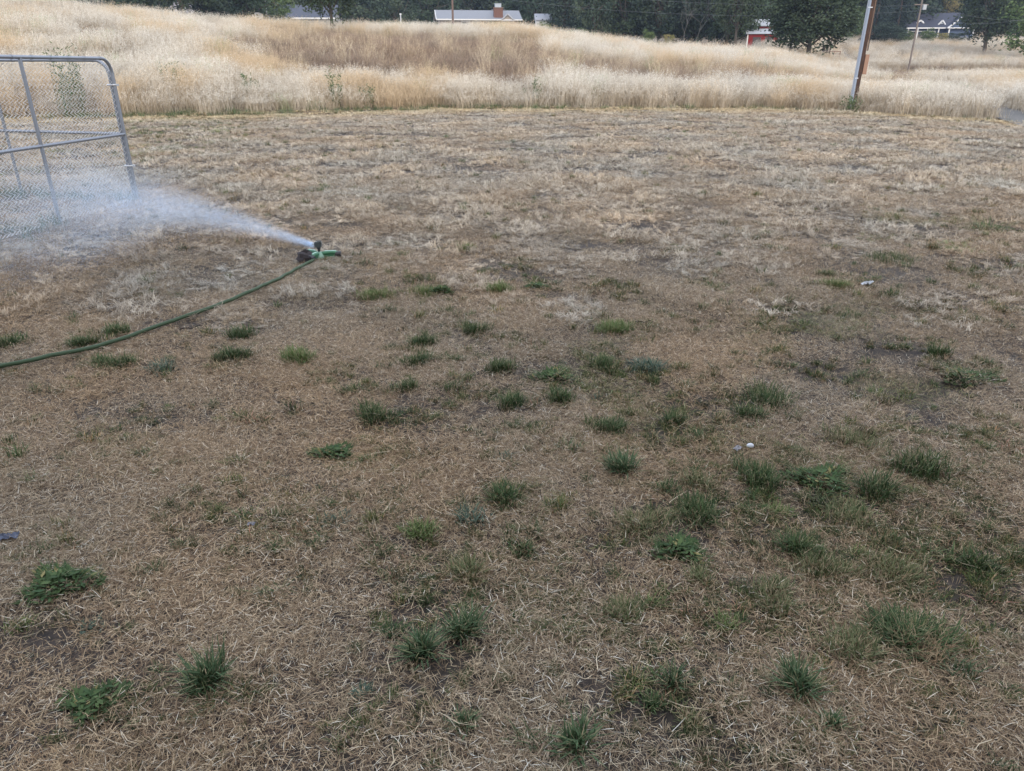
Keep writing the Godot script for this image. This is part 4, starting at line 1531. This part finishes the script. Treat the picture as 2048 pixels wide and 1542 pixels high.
func tufts() -> void:
	# u, v, width in the photo, kind (0 grass, 1 broad glossy, 2 olive half dead, 3 bluish, 4 yellow green, 5 tall blades), label
	var r0 := rng.seed
	rng.seed = 31
	for q in TUFTS:
		var p := on_lawn(q[0], q[1])
		var w := tuft_width(q)
		var s := w * 0.54
		var area := s * s
		var n := int(clampf(area * 52000.0, 160, 900))
		var hs := clampf(w * 0.5, 0.048, 0.08)
		var mb: MB
		var da := lin(0.034, 0.060, 0.026)
		var db := lin(0.074, 0.108, 0.042)
		match q[3]:
			0: mb = green_clump(n, s, hs * 0.6, hs * 1.3, 0.0025, 0.0045, da, db, 0.10)
			1: mb = leafy_weed(int(n * 0.6), s * 1.05, hs * 0.55)
			2: mb = green_clump(n, s, hs * 0.6, hs * 1.1, 0.0022, 0.004, lin(0.07, 0.09, 0.04), lin(0.14, 0.15, 0.07), 0.38)
			3: mb = green_clump(int(n * 0.7), s, hs * 0.5, hs, 0.003, 0.006, lin(0.06, 0.095, 0.068), lin(0.10, 0.135, 0.10), 0.08, 0.2)
			4: mb = green_clump(n, s, hs * 0.6, hs * 1.1, 0.0025, 0.0045, lin(0.085, 0.13, 0.045), lin(0.16, 0.20, 0.075), 0.2)
			5: mb = green_clump(int(n * 0.6), s * 0.65, hs * 0.9, hs * 1.75, 0.003, 0.0055, da, lin(0.10, 0.15, 0.075), 0.12, 0.1)
			_:
				mb = green_clump(int(n * 1.5), s, hs * 0.9, hs * 1.45, 0.003, 0.005, da, db, 0.06, 0.3)
				for k in 320:
					var a := rr(0, TAU)
					var r := sqrt(rng.randf()) * s * 0.62
					var c := pick(lin(0.20, 0.13, 0.075), lin(0.34, 0.25, 0.15))
					mb.blade(Vector3(cos(a) * r, 0.0, sin(a) * r), rr(0, TAU), rr(0.2, 1.0), 0.5, rr(0.05, 0.09), 0.0028, c, c)
		var name_of: String = "broadleaf_weed" if q[3] == 1 else "grass_tuft"
		var o := part(name_of, mb, M.veg, self)
		o.position = p
		tag(o, q[4], "weed" if q[3] == 1 else "grass tuft", "green tufts in the dry lawn")
	rng.seed = r0 + 1

# ---------- weeds standing in the tall grass ----------
func weed(mb: MB, h: float, n: int, ca: Color, cb: Color) -> void:
	for k in n:
		var b := Vector3(rng.randfn() * 0.16, 0, rng.randfn() * 0.16)
		var top := b + Vector3(rr(-0.15, 0.15), h * rr(0.6, 1.05), rr(-0.15, 0.15))
		mb.blade(b, rr(0, TAU), 0.05, 0.1, (top - b).length(), 0.012, ca, cb)
		for j in 16:
			var p := b.lerp(top, rr(0.1, 1.0))
			var a := Vector3(rr(-1, 1), rr(0.1, 1), rr(-1, 1)).normalized() * rr(0.03, 0.07)
			mb.leaf(p + a, a, a.cross(Vector3(rr(-1, 1), 0.3, rr(-1, 1))).normalized() * 0.018, pick(ca, cb))

func field_plants() -> void:
	for q in [[657, 216, 1.2, 16, "tall green weed standing at the front of the tall grass"], [727, 222, 0.75, 9, "shorter green weed right of the tall green weed"], [1072, 210, 0.95, 8, "dark green weed in the pale grass left of centre bank"], [328, 196, 1.2, 20, "dark green bush in the tall grass right of the kennel"], [120, 190, 2.0, 26, "big dark weed clump behind the kennel, seen through the mesh"], [97, 172, 2.2, 14, "tall seedy weed rising above the kennel top rail"], [480, 190, 0.9, 14, "greyish weed thicket in the tall grass"], [1696, 224, 0.5, 16, "dark clump of weeds at the foot of the big pole"]]:
		var p := on_lawn(q[0], q[1])
		if q[0] != 1696: p = ahead(q[0], maxf(27.5, edge(p.x) + 1.2)) if q[0] > 600 else ahead(q[0], edge(p.x) + (2.0 if q[0] < 200 else 4.0))
		var mb := MB.new()
		weed(mb, q[2], q[3], lin(0.075, 0.11, 0.055), lin(0.14, 0.18, 0.09))
		var o := part("tall_weed", mb, M.veg, self)
		o.position = p
		tag(o, q[4], "weed", "green weeds in the tall grass")
	# heap of mown straw by the pole
	var mb2 := MB.new()
	for k in 900:
		var a := rr(0, TAU)
		var r := sqrt(rng.randf())
		var y := 0.16 * (1.0 - r * r) * rr(0.5, 1.0)
		var c := pick(lin(0.36, 0.29, 0.2), lin(0.54, 0.46, 0.34))
		mb2.blade(Vector3(cos(a) * r * 1.25, y, sin(a) * r * 0.5), rr(0, TAU), rr(1.1, 1.7), rr(-0.3, 0.5), rr(0.12, 0.35), 0.012, c, c)
	var o2 := part("straw_heap", mb2, M.straw, self)
	o2.position = on_lawn(1655, 229)
	tag(o2, "low heap of raked mown straw left of the big pole's foot", "straw heap")

# ---------- litter ----------
func litter() -> void:
	var scrap := func(label: String, called: String, cat: String, u: float, v: float, w: float, dp: float, h: float, col: Color, turn: float) -> void:
		var mb := MB.new()
		var n := 7
		var g := []
		for a in n + 1:
			for b in n + 1:
				var x := (a / float(n) - 0.5) * w * (1.0 + 0.15 * nfine.get_noise_2d(b * 0.9, u))
				var z := (b / float(n) - 0.5) * dp * (1.0 + 0.3 * nfine.get_noise_2d(a * 0.9, v))
				var y := h * (0.55 + 0.9 * nfine.get_noise_2d(a * 0.45 + u, b * 0.45))
				g.append(Vector3(x, maxf(y, 0.004), z))
		for a in n:
			for b in n:
				mb.face([g[a * (n + 1) + b], g[(a + 1) * (n + 1) + b], g[(a + 1) * (n + 1) + b + 1], g[a * (n + 1) + b + 1]], col)
				var dn := Vector3(0, -0.0015, 0)
				mb.face([g[a * (n + 1) + b] + dn, g[a * (n + 1) + b + 1] + dn, g[(a + 1) * (n + 1) + b + 1] + dn, g[(a + 1) * (n + 1) + b] + dn], col)
		var o := part(called, mb, M.solid, self)
		o.position = on_lawn(u, v) + Vector3(0, 0.02, 0)
		o.rotation.y = turn
		tag(o, label, cat)
	scrap.call("crumpled white scrap lying in the right middle of the lawn", "paper_scrap", "scrap", 1733, 576, 0.11, 0.04, 0.03, Color(0.55, 0.57, 0.6), 0.5)
	scrap.call("dull grey torn scrap beside the small white pebble", "torn_scrap", "scrap", 1473, 908, 0.05, 0.025, 0.012, Color(0.28, 0.27, 0.28), 0.7)
	scrap.call("dark bluish scrap of film at the left edge", "dark_scrap", "scrap", 22, 1088, 0.07, 0.04, 0.015, Color(0.10, 0.11, 0.15), 0.3)
	scrap.call("pale lilac dried petal scrap in the lower left lawn", "pale_scrap", "scrap", 505, 1062, 0.03, 0.02, 0.01, Color(0.26, 0.26, 0.31), 0.1)
	# white pebble
	var mb := MB.new()
	mb.tube(PackedVector3Array([Vector3(-0.017, 0, 0), Vector3(-0.014, 0, 0), Vector3(-0.006, 0.001, 0), Vector3(0.006, 0.001, 0), Vector3(0.014, 0, 0), Vector3(0.017, 0, 0)]), PackedFloat32Array([0.003, 0.009, 0.0125, 0.012, 0.008, 0.003]), 10, Color(0.55, 0.57, 0.6))
	var o := part("pebble", mb, M.solid, self)
	o.position = on_lawn(1499, 902) + Vector3(0, 0.02, 0)
	tag(o, "small white pebble on a bare dark spot right of centre", "pebble")
	# twigs
	for q in [[385, 663, 0.16, 0.5, "thin dark twig lying below the hose"], [1288, 650, 0.13, 0.05, "thin dark twig lying above the yellow green mat"], [1722, 442, 0.1, 1.1, "tiny black stub sticking up in the far right lawn"]]:
		mb = MB.new()
		var pts := PackedVector3Array()
		for k in 7: pts.append(Vector3((k / 6.0 - 0.5) * q[2], 0.025 + 0.006 * sin(k * 1.7), 0.008 * sin(k * 2.3)))
		mb.tube(pts, PackedFloat32Array([0.0045, 0.004, 0.004, 0.0035, 0.003, 0.003, 0.0015]), 5, Color(0.04, 0.034, 0.03))
		mb.tube(PackedVector3Array([pts[3], pts[3] + Vector3(0.02, 0.006, 0.022)]), PackedFloat32Array([0.0025, 0.001]), 4, Color(0.04, 0.034, 0.03))
		o = part("twig", mb, M.solid, self)
		o.position = on_lawn(q[0], q[1])
		o.rotation.y = q[3]
		tag(o, q[4], "twig")
